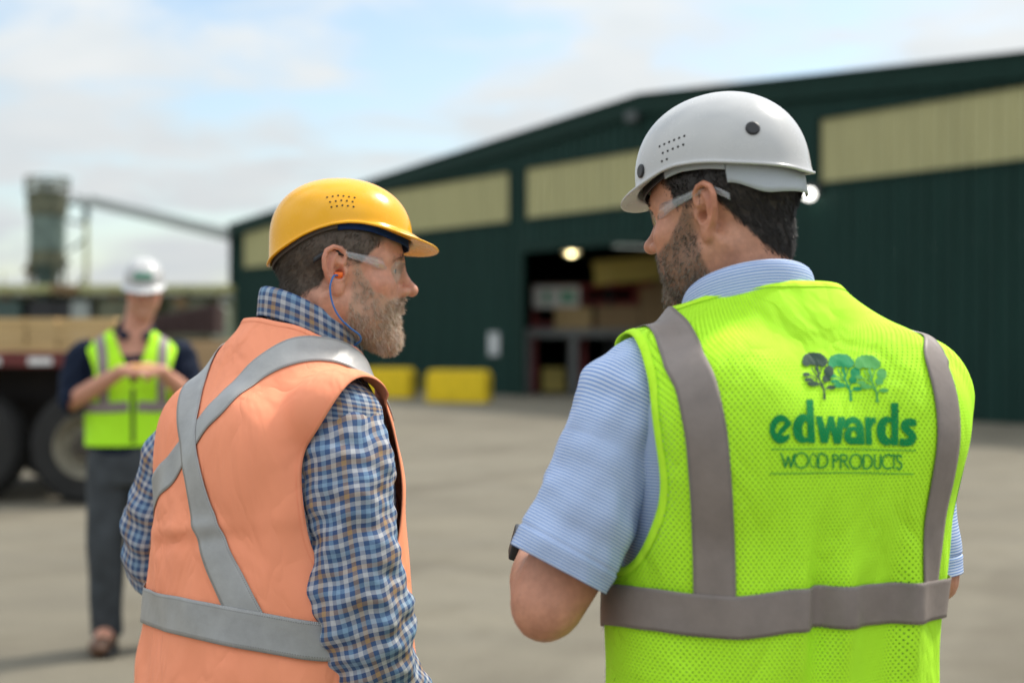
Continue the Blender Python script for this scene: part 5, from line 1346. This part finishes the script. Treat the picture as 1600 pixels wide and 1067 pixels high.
def logo(P, S, vest):
    k = 1160 / 250.0
    def put(name, f, box, m, step=2.2, d=.0022):
        p, q = print_mesh(f, box, step); pix = np.stack([1190 + p[:, 0] / k, 530 + p[:, 1] / k], -1)
        V = P.hit(S, pix, 1.4, 2.0, 160); V = S.project(V, d, 2)
        fab = around(V, (0, 0), .20)
        return link(name, me_np(name, V, q, attr=fab), m, vest)
    def ink(n, c, r=0): return fabric_mat(n, c, .05, .0012, .2, .6, mesh=(.0064, .0084, r) if r else None)
    def letters(x, y):
        U = np.minimum; X = np.maximum
        # e
        e = X(ell2(x, y, 132, 652, 79, 103), -poly2(x, y, [(104, 690), (92, 655), (112, 618), (140, 598), (163, 600), (158, 616), (120, 650), (116, 668)]) )
        e = X(e, -poly2(x, y, [(120, 664), (160, 622), (163, 604), (215, 590), (230, 640), (150, 697), (132, 697)]) * 1) if False else e
        e = X(e, -poly2(x, y, [(133, 694), (222, 610), (240, 700), (196, 742), (197, 682), (165, 700)]))
        e = U(e, poly2(x, y, [(112, 680), (160, 640), (205, 590), (211, 615), (150, 680), (128, 700)]) + 1)
        e = X(e, -ell2(x, y, 128, 634, 19, 36) ) if False else X(e, -poly2(x, y, [(104, 672), (103, 630), (120, 602), (148, 597), (163, 604), (159, 618)]))
        # d (first)
        d1 = U(X(ell2(x, y, 292, 648, 72, 104), -ell2(x, y, 314, 655, 25, 58)), poly2(x, y, [(317, 441), (367, 441), (383, 752), (330, 752)]))
        d1 = X(d1, x - 383)
        # w
        w = poly2(x, y, [(385, 560), (432, 560), (458, 655), (478, 560), (518, 560), (535, 655), (548, 566), (598, 566), (570, 757), (520, 757), (494, 655), (474, 752), (424, 752)])
        # a
        a = U(X(ell2(x, y, 660, 700, 69, 66), -ell2(x, y, 662, 690, 21, 24)), X(stroke(x, y, arc(655, 655, 55, 68, 205, 360) + [(712, 758)], 23), -(y - 0) * 0 - 1e9))
        a = X(a, y - 760); a = U(a, poly2(x, y, [(690, 640), (734, 640), (740, 762), (690, 762)]))
        # r
        r = U(poly2(x, y, [(741, 566), (784, 566), (795, 765), (750, 765)]), X(stroke(x, y, arc(812, 625, 34, 36, 180, 285), 22), x - 822))
        # d (second)
        d2 = U(X(ell2(x, y, 899, 665, 73, 104), -ell2(x, y, 918, 660, 27, 58)), poly2(x, y, [(932, 463), (986, 463), (984, 768), (936, 768)]))
        d2 = X(d2, x - 986)
        # s
        s_ = stroke(x, y, [(1092, 606), (1060, 600), (1034, 612), (1030, 640), (1052, 664), (1080, 684), (1090, 712), (1072, 742), (1040, 746), (996, 744)], 27)
        s_ = X(X(s_, 575 - y), y - 773); s_ = X(s_, x - 1117); s_ = X(s_, 993 - x)
        g = e
        for q in (d1, w, a, r, d2, s_): g = U(g, q)
        g = X(g, -(np.abs(x - 989.5) - 1.6) + 0 * y) if True else g
        return g
    green = ink('print_green', (.002, .24, .06)); greenh = ink('print_green_wide', (.002, .24, .06), .0006)
    put('logo_lettering', letters, (40, 425, 1130, 790), greenh, 2.4)
    def rule(y0, y1, x0, x1, b): return lambda x, y: stroke(x, y, [(x0, y0), ((x0 + x1) / 2, (y0 + y1) / 2 + b), (x1, y1)], 3.0)
    put('logo_rule', rule(795, 806, 66, 1110, -6), (55, 780, 1120, 815), green, 2.2)
    put('logo_rule', rule(972, 974, 56, 1092, -8), (46, 955, 1105, 985), green, 2.2)
    def small(x, y):
        w = 5.6; U = np.minimum; c = lambda *a: stroke(x, y, *a)
        g = c([(137, 828), (166, 926), (186, 845), (208, 926), (232, 828)], w)
        g = U(g, c(arc(283, 876, 50, 54, 0, 360, 40), w)); g = U(g, c(arc(371, 877, 25, 50, 0, 360, 36), 3.6))
        g = U(g, c([(410, 829), (405, 927)], w)); g = U(g, c([(410, 829), (430, 829)] + arc(430, 878, 44, 50, -90, 90) + [(405, 928)], w))
        g = U(g, c([(513, 931), (513, 836)] + arc(526, 857, 22, 22, -90, 90) + [(513, 879)], w))
        g = U(g, c([(567, 932), (567, 836), (590, 836)] + arc(592, 858, 21, 22, -90, 90) + [(567, 880)], w)); g = U(g, c([(588, 882), (622, 932)], w))
        g = U(g, c(arc(676, 884, 42, 51, 0, 360, 40), w))
        g = U(g, c([(732, 838), (732, 934), (750, 934)] + arc(754, 886, 40, 49, 90, -90) + [(732, 838)], w))
        g = U(g, c([(812, 838), (812, 905)] + arc(833, 908, 21, 28, 180, 0) + [(855, 838)], w))
        g = U(g, c(arc(908, 886, 40, 50, -55, -305, 30), w))
        g = U(g, c([(932, 838), (970, 838)], 4.6)); g = U(g, c([(951, 838), (951, 936)], 4.6))
        g = U(g, c(arc(991, 862, 17, 24, -25, -250, 18) + arc(988, 913, 20, 26, -60, 150, 18), w)); return g
    put('logo_tagline', small, (125, 815, 1020, 950), green, 1.9)
    def tree(ox, oy, seed):
        rg = np.random.default_rng(seed)
        blobs = [(90, 46, 82, 44), (34, 70, 30, 28), (150, 66, 38, 34), (198, 138, 34, 40), (180, 188, 28, 24), (32, 160, 26, 13), (50, 198, 30, 13), (84, 226, 42, 16), (212, 252, 32, 13)]
        br = [[(168, 335), (160, 270), (146, 235), (122, 180), (118, 130), (108, 90)], [(122, 190), (92, 150), (70, 110)], [(124, 180), (140, 130), (150, 90)], [(150, 240), (176, 200), (190, 160)], [(150, 250), (110, 225), (80, 205), (50, 195)], [(160, 280), (182, 258), (210, 252)], [(118, 150), (96, 110)], [(112, 200), (80, 170), (40, 165)]]
        ph = rg.uniform(0, 6.28, 6)
        def f(x, y):
            x = (x - ox) * 1.0; y = y - oy
            ed = 3.6 * (np.sin(x * .33 + ph[0]) * np.cos(y * .38 + ph[1]) + .7 * np.sin(x * .71 + ph[2] + y * .5) + .6 * np.sin(y * .83 + ph[3] - x * .3))
            d = np.full(x.shape, 99.)
            for b in blobs: d = np.minimum(d, ell2(x, y, *b))
            d = d + ed
            for i, b in enumerate(br): d = np.minimum(d, stroke(x, y, b, 6.5 if i == 0 else 3.4))
            d = np.minimum(d, poly2(x, y, [(154, 338), (176, 338), (168, 285), (158, 285)]))
            return d
        return f
    for (ox, oy, c, nm) in ((286, 100, (.022, .062, .040), 'dark green tree print'), (478, 110, (.015, .29, .10), 'mid green tree print'), (668, 121, (.09, .38, .09), 'pale green tree print')):
        o = put('logo_tree', tree(ox, oy, 5), (ox - 12, oy - 8, ox + 262, oy + 345), ink(nm.replace(' ', '_'), c), 2.6, .0018 + .0002 * (c[0] > .02) + .0003 * (c[0] > .05)); o['label'] = nm
# ================================================================== the man with the yellow helmet, left
def man_yellow():
    P = Person('person', -.34, 2.23, -55, 'bearded man in yellow helmet, orange vest and plaid shirt')
    T = headframe(P.loc((-.273, 2.25, 1.597)), -27, -3, -3)
    nk = [T[0] + T[1] @ np.array([0, -.032, -.035]), P.loc((-.312, 2.245, 1.50)), P.loc((-.34, 2.235, 1.42))]
    W_ = [(.75, 0, -.035, .245, .205), (.95, 0, -.035, .240, .198), (1.08, 0, -.032, .228, .186), (1.18, 0, -.030, .220, .178), (1.28, 0, -.026, .214, .168), (1.34, 0, -.023, .208, .157), (1.38, 0, -.021, .200, .145), (1.41, 0, -.019, .188, .130),
          (1.44, 0, -.016, .164, .114), (1.465, 0, -.010, .134, .100), (1.49, 0, -.004, .104, .086), (1.515, 0, .008, .086, .078), (1.54, 0, .016, .076, .072), (1.57, 0, .022, .072, .068)]
    torso = [(z, x, y, a - .03, b - .028) for z, x, y, a, b in W_[:11]]
    sR = P.px(540, 680, 2.10); eR = P.px(556, 905, 2.05); wR = P.px(640, 1150, 2.10)
    sL = P.px(320, 680, 2.36); eL = P.px(248, 860, 2.43); wL = P.px(330, 960, 2.58)
    legs = [([(s * .10, -.02, .86), (s * .115, .02, .48), (s * .12, -.03, .09), (s * .14, .13, .05)], [.088, .062, .048, .040]) for s in (1, -1)]
    hR = (wR, unit(wR - eR + .05 * np.array([0, 1, 0])), np.array([-1., 0, 0]), np.array([0, 1., 0]), .35); hL = (wL, unit(wL - eL), np.array([0, 0, -1.]), np.array([1., 0, 0]), .5)
    arms = [([sR, (sR + eR) / 2, eR, (eR + wR) / 2, wR], [.036, .046, .043, .040, .029]), ([sL, (sL + eL) / 2, eL, (eL + wL) / 2, wL], [.034, .040, .034, .034, .029])]
    def hairm(x, y, z):
        ear = (x > .0775) & (np.abs(y) < .036) & (z > -.04) & (z < .045) & (y > -.036)
        line = np.where(y < -.03, -.055 + (y + .09) * .55, np.interp(y, [-.03, -.012, .0, .03, .06], [-.022, .016, .020, .014, .050]))
        return sst(-.004, .006, z - line) * sst(.075, .055, y) * (~ear)
    def beardm(x, y, z):
        ear = (x > .072) & (y < .014)
        top = np.interp(y, [.012, .022, .035, .055, .078, .09, .11], [.034, .030, .000, -.026, -.036, -.030, -.030])
        lip = (x < .019) & (z > -.058) & (z < -.047) & (y > .08)
        return sst(.012, .026, y + np.maximum(0, -z - .035) * .20) * sst(.004, -.006, z - top) * sst(-.124, -.106, z + .2 * np.maximum(0, .06 - y)) * (~lip) * (~ear)
    B, V, Q, H, hw, bw, body = build_body(P, T, torso, (nk, [.056, .061, .070]), arms, legs, M_skin1, hairm, beardm, [hR, hL], nose=1.02, full=1.04, jaw=1.1)
    x, y, z = np.abs(H[:, 0]), H[:, 1], H[:, 2]
    hm = hair_mat('grey_brown_hair', [(.05, .036, .026), (.09, .066, .048), (.14, .11, .085), (.07, .05, .036)], .4)
    bm = hair_mat('grey_blond_beard', [(.40, .27, .18), (.54, .40, .29), (.28, .175, .11), (.66, .54, .43), (.44, .30, .20), (.60, .47, .36)], .5)
    bg_ = hair_mat('white_chin_hair', [(.66, .54, .43), (.78, .70, .61), (.56, .42, .31)], .5)
    grow('hair', P, T, B, V, Q, hw * (z < .09), 15000, lambda h: np.interp(h[:, 2], [-.06, -.03, .0, .05], [.005, .009, .011, .009]), lambda h: np.array([0, -.85, -.75]), hm, 5, .28, droop=(0, 0, -.3), rad=.00036, curl=.16)
    cw = bw * np.exp(-((y - .085) ** 2 + (x * .6) ** 2 + (z + .085) ** 2) / .0016)
    grow('beard', P, T, B, V, Q, np.clip(bw - .7 * cw, 0, 1) ** 1.2, 8000, lambda h: np.interp(h[:, 2], [-.11, -.08, -.045, -.01, .02], [.011, .013, .011, .008, .006]), lambda h: np.array([0, .35, -1.]), bm, 6, .55, droop=(0, 0, -.5), rad=.00034, curl=.32)
    grow('beard', P, T, B, V, Q, cw, 2200, .011, lambda h: np.array([0, .35, -1.]), bg_, 8, .6, droop=(0, 0, -.5), rad=.00034, curl=.32)
    must = ((z > -.048) & (z < -.029) & (x < .034) & (y > .078)).astype(float)
    grow('moustache', P, T, B, V, Q, must + 1e-9, 1500, .013, lambda h: np.array([.7 * np.sign(h[0]), .2, -.8]), bm, 9, .45, droop=(0, 0, -.4), rad=.00034, curl=.2)
    brow = sst(.0075, .004, np.abs(z - .031 + .12 * (x - .03))) * (x > .014) * (x < .048) * (y > .06)
    grow('eyebrow', P, T, B, V, Q, brow + 1e-9, 500, .008, lambda h: np.array([np.sign(h[0]), -.2, .25]), hm, 7, .35, rad=.0003)
    # plaid shirt
    mp = plaid_mat('blue_plaid')
    S0 = SDF(); S0.slices([(z, x, y, a - .012, b - .012) for z, x, y, a, b in W_], .01, 2.4)
    S0.ell((.182, -.014, 1.383), (.046, .062, .054), .03); S0.ell((-.182, -.014, 1.383), (.046, .062, .054), .03)
    V0, Q0 = vest_surface(S0, (-.30, -.27, .80), (.30, .20, 1.62), .0105)
    V0, Q0 = clip(S0, V0, Q0, lambda p: smax(1.512 - .75 * (p[:, 1] + .04) - p[:, 2], (np.hypot(p[:, 0], p[:, 1] - .02) - .082) * .7, .02))
    pr = [P.px(505, 628, 2.16), P.px(519, 644, 2.125), P.px(532, 684, 2.085), P.px(540, 769, 2.065), P.px(549, 858, 2.05), P.px(566, 965, 2.04), P.px(596, 1062, 2.05), P.px(640, 1150, 2.10)]
    V1, Q1, f1 = sleeve('shirt', pr, [.024, .047, .070, .0735, .0695, .073, .062, .046], None, None, 13, nu=128, nv=220, fold=.0052, ref=P.R.T @ np.array([.3, 1., 0]),
                        elbow=[(.37, .060, .0042, .041, .4, 2.6), (.43, .06, .0048, .033, 2.4, -2.5), (.28, .06, .0026, .07, 4.4, 2.1), (.12, .09, .0030, .10, 2.0, 3.0)])
    pl = [P.px(365, 640, 2.34), P.px(315, 670, 2.37), P.px(272, 745, 2.40), P.px(246, 838, 2.42), P.px(246, 876, 2.44), P.px(275, 915, 2.50), P.px(335, 950, 2.58)]
    V2, Q2, f2 = sleeve('shirt', pl, [.035, .054, .058, .055, .056, .052, .044], None, None, 14, fold=.004, ref=P.R.T @ np.array([.3, 1., 0]), elbow=[(.24, .05, .003, .045, 3.0, 2.5), (.32, .05, .003, .043, 1.0, -2.2)])
    VV = np.concatenate([V0, V1, V2]); QQ = np.concatenate([Q0, Q1 + len(V0), Q2 + len(V0) + len(V1)])
    shirt = link('plaid_shirt', me_np('plaid_shirt', VV, QQ, attr=np.concatenate([around(V0, (0, -.03), .19), f1, f2])), mp, P.root); md = shirt.modifiers.new('th', 'SOLIDIFY'); md.thickness = .002; md.offset = -1
    nc = P.loc((-.318, 2.24, 0))
    collar('collar', (nc[0], nc[1], 0), .066, .070, 1.500, -.62, .036, .046, .004, mp, shirt, gap=24)
    # vest
    fold = waves(31, 9, .24, .005, (1, 1, .5)); fold2 = waves(8, 7, .10, .0016)
    def wob(x, y, z):
        lo_ = np.clip((1.40 - z) / .3, 0, 1)
        rid = .004 * np.exp(-((z - 1.215 - .15 * x) / .010) ** 2) - .004 * np.exp(-((z - 1.195 - .15 * x) / .012) ** 2)
        return fold(x, y, z) * (.2 + .8 * lo_) + fold2(x, y, z) + rid * (y < 0) * np.exp(-((x - .02) / .12) ** 2)
    S = SDF(); S.slices([(z, x, y, a + .013 * float(sst(1.43, 1.50, z)) + .010 * float(sst(1.16, 1.02, z)), b + .013 * float(sst(1.43, 1.50, z))) for z, x, y, a, b in W_], .01, 2.4, zlo=.68, wob=wob)
    S.ell((.192, -.02, 1.395), (.05, .08, .062), .03); S.ell((-.192, -.02, 1.395), (.05, .08, .062), .03)
    S.ell((.09, -.135, 1.33), (.08, .045, .09), .04); S.ell((-.09, -.135, 1.33), (.08, .045, .09), .04)
    V, Q = vest_surface(S, (-.30, -.29, .86), (.30, .20, 1.60), .0055)
    def g(p):
        x, y, z = p[:, 0], p[:, 1], p[:, 2]
        r = np.hypot(x, y - .02) - .112
        neck = smax((1.526 - .72 * (y + .075)) - z, r * .7, .03)
        def hole(c): a = np.sqrt(((y - .002) / .094) ** 2 + ((z - 1.283) / .163) ** 2) - 1; return np.where(c > .10, a * .12, 1.0)
        return np.minimum(np.minimum(neck, .5 * (z - .90)), np.minimum(hole(x), hole(-x)))
    V, Q = clip(S, V, Q, g)
    mv = fabric_mat('orange_vest_cloth', (1.0, .345, .19), .03, .0009, .22, .75)
    vest = link('safety_vest', me_np('safety_vest', V, Q, attr=around(V, (0, -.03), .20)), mv, P.root); md = vest.modifiers.new('th', 'SOLIDIFY'); md.thickness = .0014; md.offset = -1
    for lp in boundary_loops(Q):
        if V[lp][:, 2].mean() > 1.0: binding(S, V, lp, mv, vest, w=.010, name='hem', off=.0007)
    mt = tape_mat('grey_reflective_tape', (.34, .335, .325), .34)
    def strip(pix, w, extra_a=(), extra_b=(), nm='reflective_tape', **k):
        c = [np.array(e) for e in extra_a] + list(P.hit(S, pix)) + [np.array(e) for e in extra_b]
        return project_strip(S, c, None, w, mt, nm, vest, **k)
    strip([(528, 550), (490, 546), (464, 548), (430, 560), (396, 583), (345, 632), (299, 687), (265, 739), (240, 775)], .050, extra_a=[(.125, .11, 1.38), (.122, .075, 1.44)], extra_b=[(-.23, -.06, 1.17), (-.20, .04, 1.13)], d=.0016)
    strip([(316, 560), (300, 614), (296, 670), (302, 733), (316, 801), (339, 870), (378, 950), (390, 975)], .050, extra_a=[(-.12, .04, 1.44), (-.12, -.02, 1.46)], d=.0028)
    zt = list(P.hit(S, [(208, 943), (250, 953), (294, 964), (340, 974), (379, 982), (453, 995), (510, 1004)]))
    ring = [(-.17, .11, zt[0][2] + .0), (-.235, .02, zt[0][2] + .0)] + zt + [(.24, -.02, zt[-1][2] + .005), (.19, .09, zt[-1][2])]
    project_strip(S, ring, None, .0535, mt, 'reflective_tape', vest, d=.0038, nw=11)
    # helmet
    mh = shell_mat('yellow_shell', (.90, .43, .004))
    h = Helmet(T=(T[0], T[1] @ rotx(math.radians(4)) @ roty(math.radians(-4))), Lf=.117, Lb=.109, W=.090, H=.156, z0=.055, yc=.0, brim=.038, bw=66, bdrop=.32, rim=((0, .052), (30, .055), (62, .071), (90, .072), (118, .060), (148, .036), (180, .018)), pw=2.4)
    sh = h.mesh(mh, P.root, 'hard_hat')
    mblue = fabric_mat('navy_sweatband', (.008, .028, .10), attr=False); mbr = pm('grey_brown_strap', (.07, .055, .045), .6)
    R_ = math.radians
    h.band(R_(-92), R_(92), lambda p: h.h(p) - .012 + .0 * p, lambda p: h.h(p) + .012, -.007, mblue, sh, 'sweat_band')
    h.band(R_(92), R_(268), lambda p: h.h(p) - .009, lambda p: h.h(p) + .010, -.006, mbr, sh, 'ratchet_strap')
    pts = []
    for r, (n_, a0, st) in enumerate(((6, 103, 6.0), (5, 99.5, 5.9), (5, 98, 5.6))):
        for k in range(n_ if r < 2 else 5): pts.append((R_(a0 - st * k), .1135 - .0085 * r - .0030 * abs(k - 2.2) * .45))
    h.dots(pts, .0016, M_hole, sh, 'vent_holes', .0003, 8, 'stuff')
    glasses(P, T, M_clear, M_clear2, M_rubber); eyes(P, T)
    # ear plug on a blue cord
    E = P.hit(B, [(531, 431)])[0]; out = P.R.T @ unit(np.array([-.05, -1, 0]))
    morange = pm('orange_foam', (.90, .16, .015), .55, var=.1); mcord = pm('blue_cord', (.02, .14, .42), .45, var=.1)
    pg = MB().tube([tuple(E - out * .004), tuple(E + out * .006), tuple(E + out * .011), tuple(E + out * .013)], [.0058, .0058, .0050, .0015], 12).build('ear_plug', morange, P.root, smooth=True)
    c = [E + out * .008, P.px(521, 432, 2.155), P.px(516, 447, 2.15), P.px(518, 468, 2.15), P.px(530, 495, 2.15), P.px(548, 513, 2.155), P.px(562, 524, 2.165), P.px(564, 531, 2.175), P.px(556, 538, 2.19), P.px(545, 548, 2.22)]
    MB().tube([tuple(E + out * .010 + P.R.T @ np.array([-.006, 0, .001])), tuple(E + out * .010 + P.R.T @ np.array([.006, 0, .001]))], .0042, 10).build('flange', morange, pg, smooth=True)
    MB().tube([tuple(p) for p in spline(c, 60)], .00145, 8).build('cord', mcord, pg, smooth=True)
    trousers(P, legs, [(.80, 0, -.01, .195, .15), (.90, 0, -.01, .20, .15), (1.02, 0, 0, .19, .14)], M_trou); boots(P, legs, M_boot)
    return P

# ================================================================== the man in the background
def man_back():
    P = Person('person', -1.845, 6.9, 197, 'man in white helmet and open yellow green vest facing the camera')
    T = headframe((-.055, .045, 1.725), -4, -16, 0)
    nk = [T[0] + T[1] @ np.array([0, -.03, -.035]), np.array([-.022, .0, 1.56]), np.array([-.005, -.01, 1.50])]
    W_ = [(.98, 0, 0, .215, .145), (1.10, 0, 0, .212, .146), (1.22, 0, .0, .216, .148), (1.33, 0, -.005, .228, .146), (1.41, 0, -.01, .236, .134), (1.455, 0, -.01, .214, .118), (1.49, 0, -.005, .168, .104), (1.52, 0, .0, .122, .092), (1.55, 0, .004, .090, .08), (1.58, 0, .008, .076, .074), (1.61, 0, .01, .072, .07)]
    torso = [(.86, 0, 0, .17, .12)] + [(z, x, y, a - .03, b - .025) for z, x, y, a, b in W_[:8]]
    sR, eR, wR = np.array([.235, -.01, 1.40]), np.array([.275, .03, 1.20]) , np.array([.055, .285, 1.345])
    sL, eL, wL = np.array([-.235, -.01, 1.40]), np.array([-.285, .04, 1.20]), np.array([-.125, .27, 1.345])
    legs = [([(.10, 0, .90), (.125, .02, .50), (.115, -.02, .09), (.15, .14, .05)], [.085, .060, .048, .040]), ([(-.10, 0, .90), (-.13, .04, .50), (-.16, .02, .09), (-.19, .18, .05)], [.085, .060, .048, .040])]
    hR = (wR, unit([-.75, .25, .10]), unit([-.1, -.6, -.6]), np.array([0, .2, 1.]), .62, .003); hL = (wL, unit([.75, .25, .12]), unit([.1, -.6, -.6]), np.array([0, .2, 1.]), .62, .003)
    arms = [([sR, (sR + eR) / 2, eR, (eR + wR) / 2, wR], [.058, .050, .045, .043, .028]), ([sL, (sL + eL) / 2, eL, (eL + wL) / 2, wL], [.058, .050, .045, .043, .028])]
    hairm = lambda x, y, z: sst(-.004, .006, z - np.where(y < 0, -.05, .03)) * sst(.06, .045, y)
    beardm = lambda x, y, z: .35 * sst(.02, .04, y) * sst(-.015, -.03, z) * sst(-.12, -.10, z)
    B, V, Q, H, hw, bw, body = build_body(P, T, torso, (nk, [.055, .060, .066]), arms, legs, M_skin1, hairm, beardm, [hR, hL], fine=.004, handfine=[((-.03, .30, 1.36), .12, .004)])
    hm = hair_mat('short_brown_hair', [(.05, .036, .026), (.09, .066, .048)], .4)
    grow('hair', P, T, B, V, Q, hw * (H[:, 2] < .09), 2500, .012, lambda h: np.array([0, -.85, -.75]), hm, 5, .35, rad=.0006)
    mn = fabric_mat('navy_polo', (.006, .012, .030), attr=True)
    S0 = SDF(); S0.slices([(z, x, y, a - .012, b - .012) for z, x, y, a, b in [(.93, 0, 0, .205, .145)] + W_], .01, 2.4)
    V0, Q0 = vest_surface(S0, (-.28, -.2, .94), (.28, .2, 1.62), .012)
    V0, Q0 = clip(S0, V0, Q0, lambda p: np.maximum(1.545 - .9 * (p[:, 1] + .05) - p[:, 2], np.hypot(p[:, 0], p[:, 1]) - .12 + .2 * (p[:, 2] < 1.42)))
    V1, Q1, f1 = sleeve('s', [(.17, -.01, 1.45), (.225, -.01, 1.42), (.258, .005, 1.34), (.272, .02, 1.235), (.272, .032, 1.20), (.252, .05, 1.19)], [.05, .070, .068, .066, .066, .062], None, None, 23, nu=48, nv=50, fold=.004)
    V2, Q2, f2 = sleeve('s', [(-.17, -.01, 1.45), (-.225, -.01, 1.42), (-.260, .005, 1.34), (-.278, .02, 1.235), (-.280, .035, 1.20), (-.26, .055, 1.19)], [.05, .070, .068, .066, .066, .062], None, None, 24, nu=48, nv=50, fold=.004)
    shirt = link('polo_shirt', me_np('polo_shirt', np.concatenate([V0, V1, V2]), np.concatenate([Q0, Q1 + len(V0), Q2 + len(V0) + len(V1)]), attr=np.concatenate([around(V0), f1, f2])), mn, P.root); md = shirt.modifiers.new('th', 'SOLIDIFY'); md.thickness = .002; md.offset = -1
    collar('collar', (-.015, .005, 0), .072, .074, 1.525, -.55, .040, .042, .016, mn, shirt, gap=22, n=60)
    S = SDF(); wv = waves(5, 7, .2, .004); S.slices([(z, x, y, a + .004, b + .004) for z, x, y, a, b in W_], .01, 2.4, zlo=.9, wob=lambda x, y, z: wv(x, y, z) * np.clip((1.4 - z) / .2, 0, 1))
    V, Q = vest_surface(S, (-.29, -.22, .93), (.29, .22, 1.6), .009)
    def g(p):
        x, y, z = p[:, 0], p[:, 1], p[:, 2]
        vee = np.where(y > 0, np.abs(x) - np.interp(z, [1.26, 1.36, 1.54], [.002, .030, .095]), 1.)
        neck = smax(1.545 - .55 * (y + .06) - z, (np.hypot(x, y) - .112) * .7, .03)
        hole = lambda c: np.where(c > .10, .12 * (np.sqrt((y / .105) ** 2 + ((z - 1.325) / .135) ** 2) - 1), 1.)
        return np.minimum(np.minimum(np.minimum(vee, neck), np.minimum(hole(x), hole(-x))), z - .985)
    V, Q = clip(S, V, Q, g)
    mv = fabric_mat('yellow_green_cloth', (.50, .97, .030), .04, .0012, .3, .72)
    vest = link('safety_vest', me_np('safety_vest', V, Q, attr=around(V)), mv, P.root); md = vest.modifiers.new('th', 'SOLIDIFY'); md.thickness = .002; md.offset = -1
    mt = tape_mat('mauve_reflective_tape', (.27, .22, .22))
    for s in (1, -1):
        project_strip(S, [(s * .135, -.05, 1.49), (s * .135, .02, 1.50), (s * .135, .09, 1.44), (s * .14, .14, 1.36), (s * .14, .15, 1.26), (s * .14, .15, 1.19)], None, .048, mt, 'reflective_tape', vest, d=.003, steps=.02, nw=5)
    project_strip(S, [(.02, .15, 1.175), (.10, .148, 1.17), (.17, .11, 1.17), (.22, .0, 1.17), (.16, -.12, 1.17), (0, -.15, 1.17), (-.16, -.12, 1.17), (-.22, 0, 1.17), (-.17, .11, 1.17), (-.10, .148, 1.17), (-.02, .15, 1.175)], None, .05, mt, 'reflective_tape', vest, d=.004, steps=.02, nw=5)
    zp = [(.0, .16, 1.26), (0, .16, 1.12), (0, .16, 1.0)]; project_strip(S, zp, None, .016, M_rubber, 'zip', vest, d=.003, steps=.02, nw=3)
    # yellow pen or tag in the hands
    MB().tube([(-.085, .345, 1.365), (.015, .352, 1.372)], .006, 8).build('yellow_marker', pm('yellow_plastic', (.8, .45, .02), .4), P.root, smooth=True)
    h = Helmet(T=T, Lf=.124, Lb=.118, W=.094, H=.165, z0=.058, brim=.040, bw=80, bdrop=.3, rim=((0, .046), (90, .045), (180, .040)))
    sh = h.mesh(shell_mat('white_shell_far', (.52, .515, .505)), P.root, 'hard_hat', 64)
    h.band(math.radians(-22), math.radians(22), lambda p: .085 + 0 * p, lambda p: .118 - .25 * p * p * .06, .0012, pm('green_emblem', (.10, .26, .18), .5), sh, 'emblem', thick=.0008)
    glasses(P, T, M_clear, M_clear2); eyes(P, T)
    trousers(P, legs, [(.80, 0, 0, .185, .13), (.90, 0, 0, .195, .135), (1.0, 0, 0, .19, .13)], pm('charcoal_denim', (.040, .046, .052), .85, var=.3, vs=12)); boots(P, legs, M_boot)
    return P
man_back()
man_yellow()
man_white()
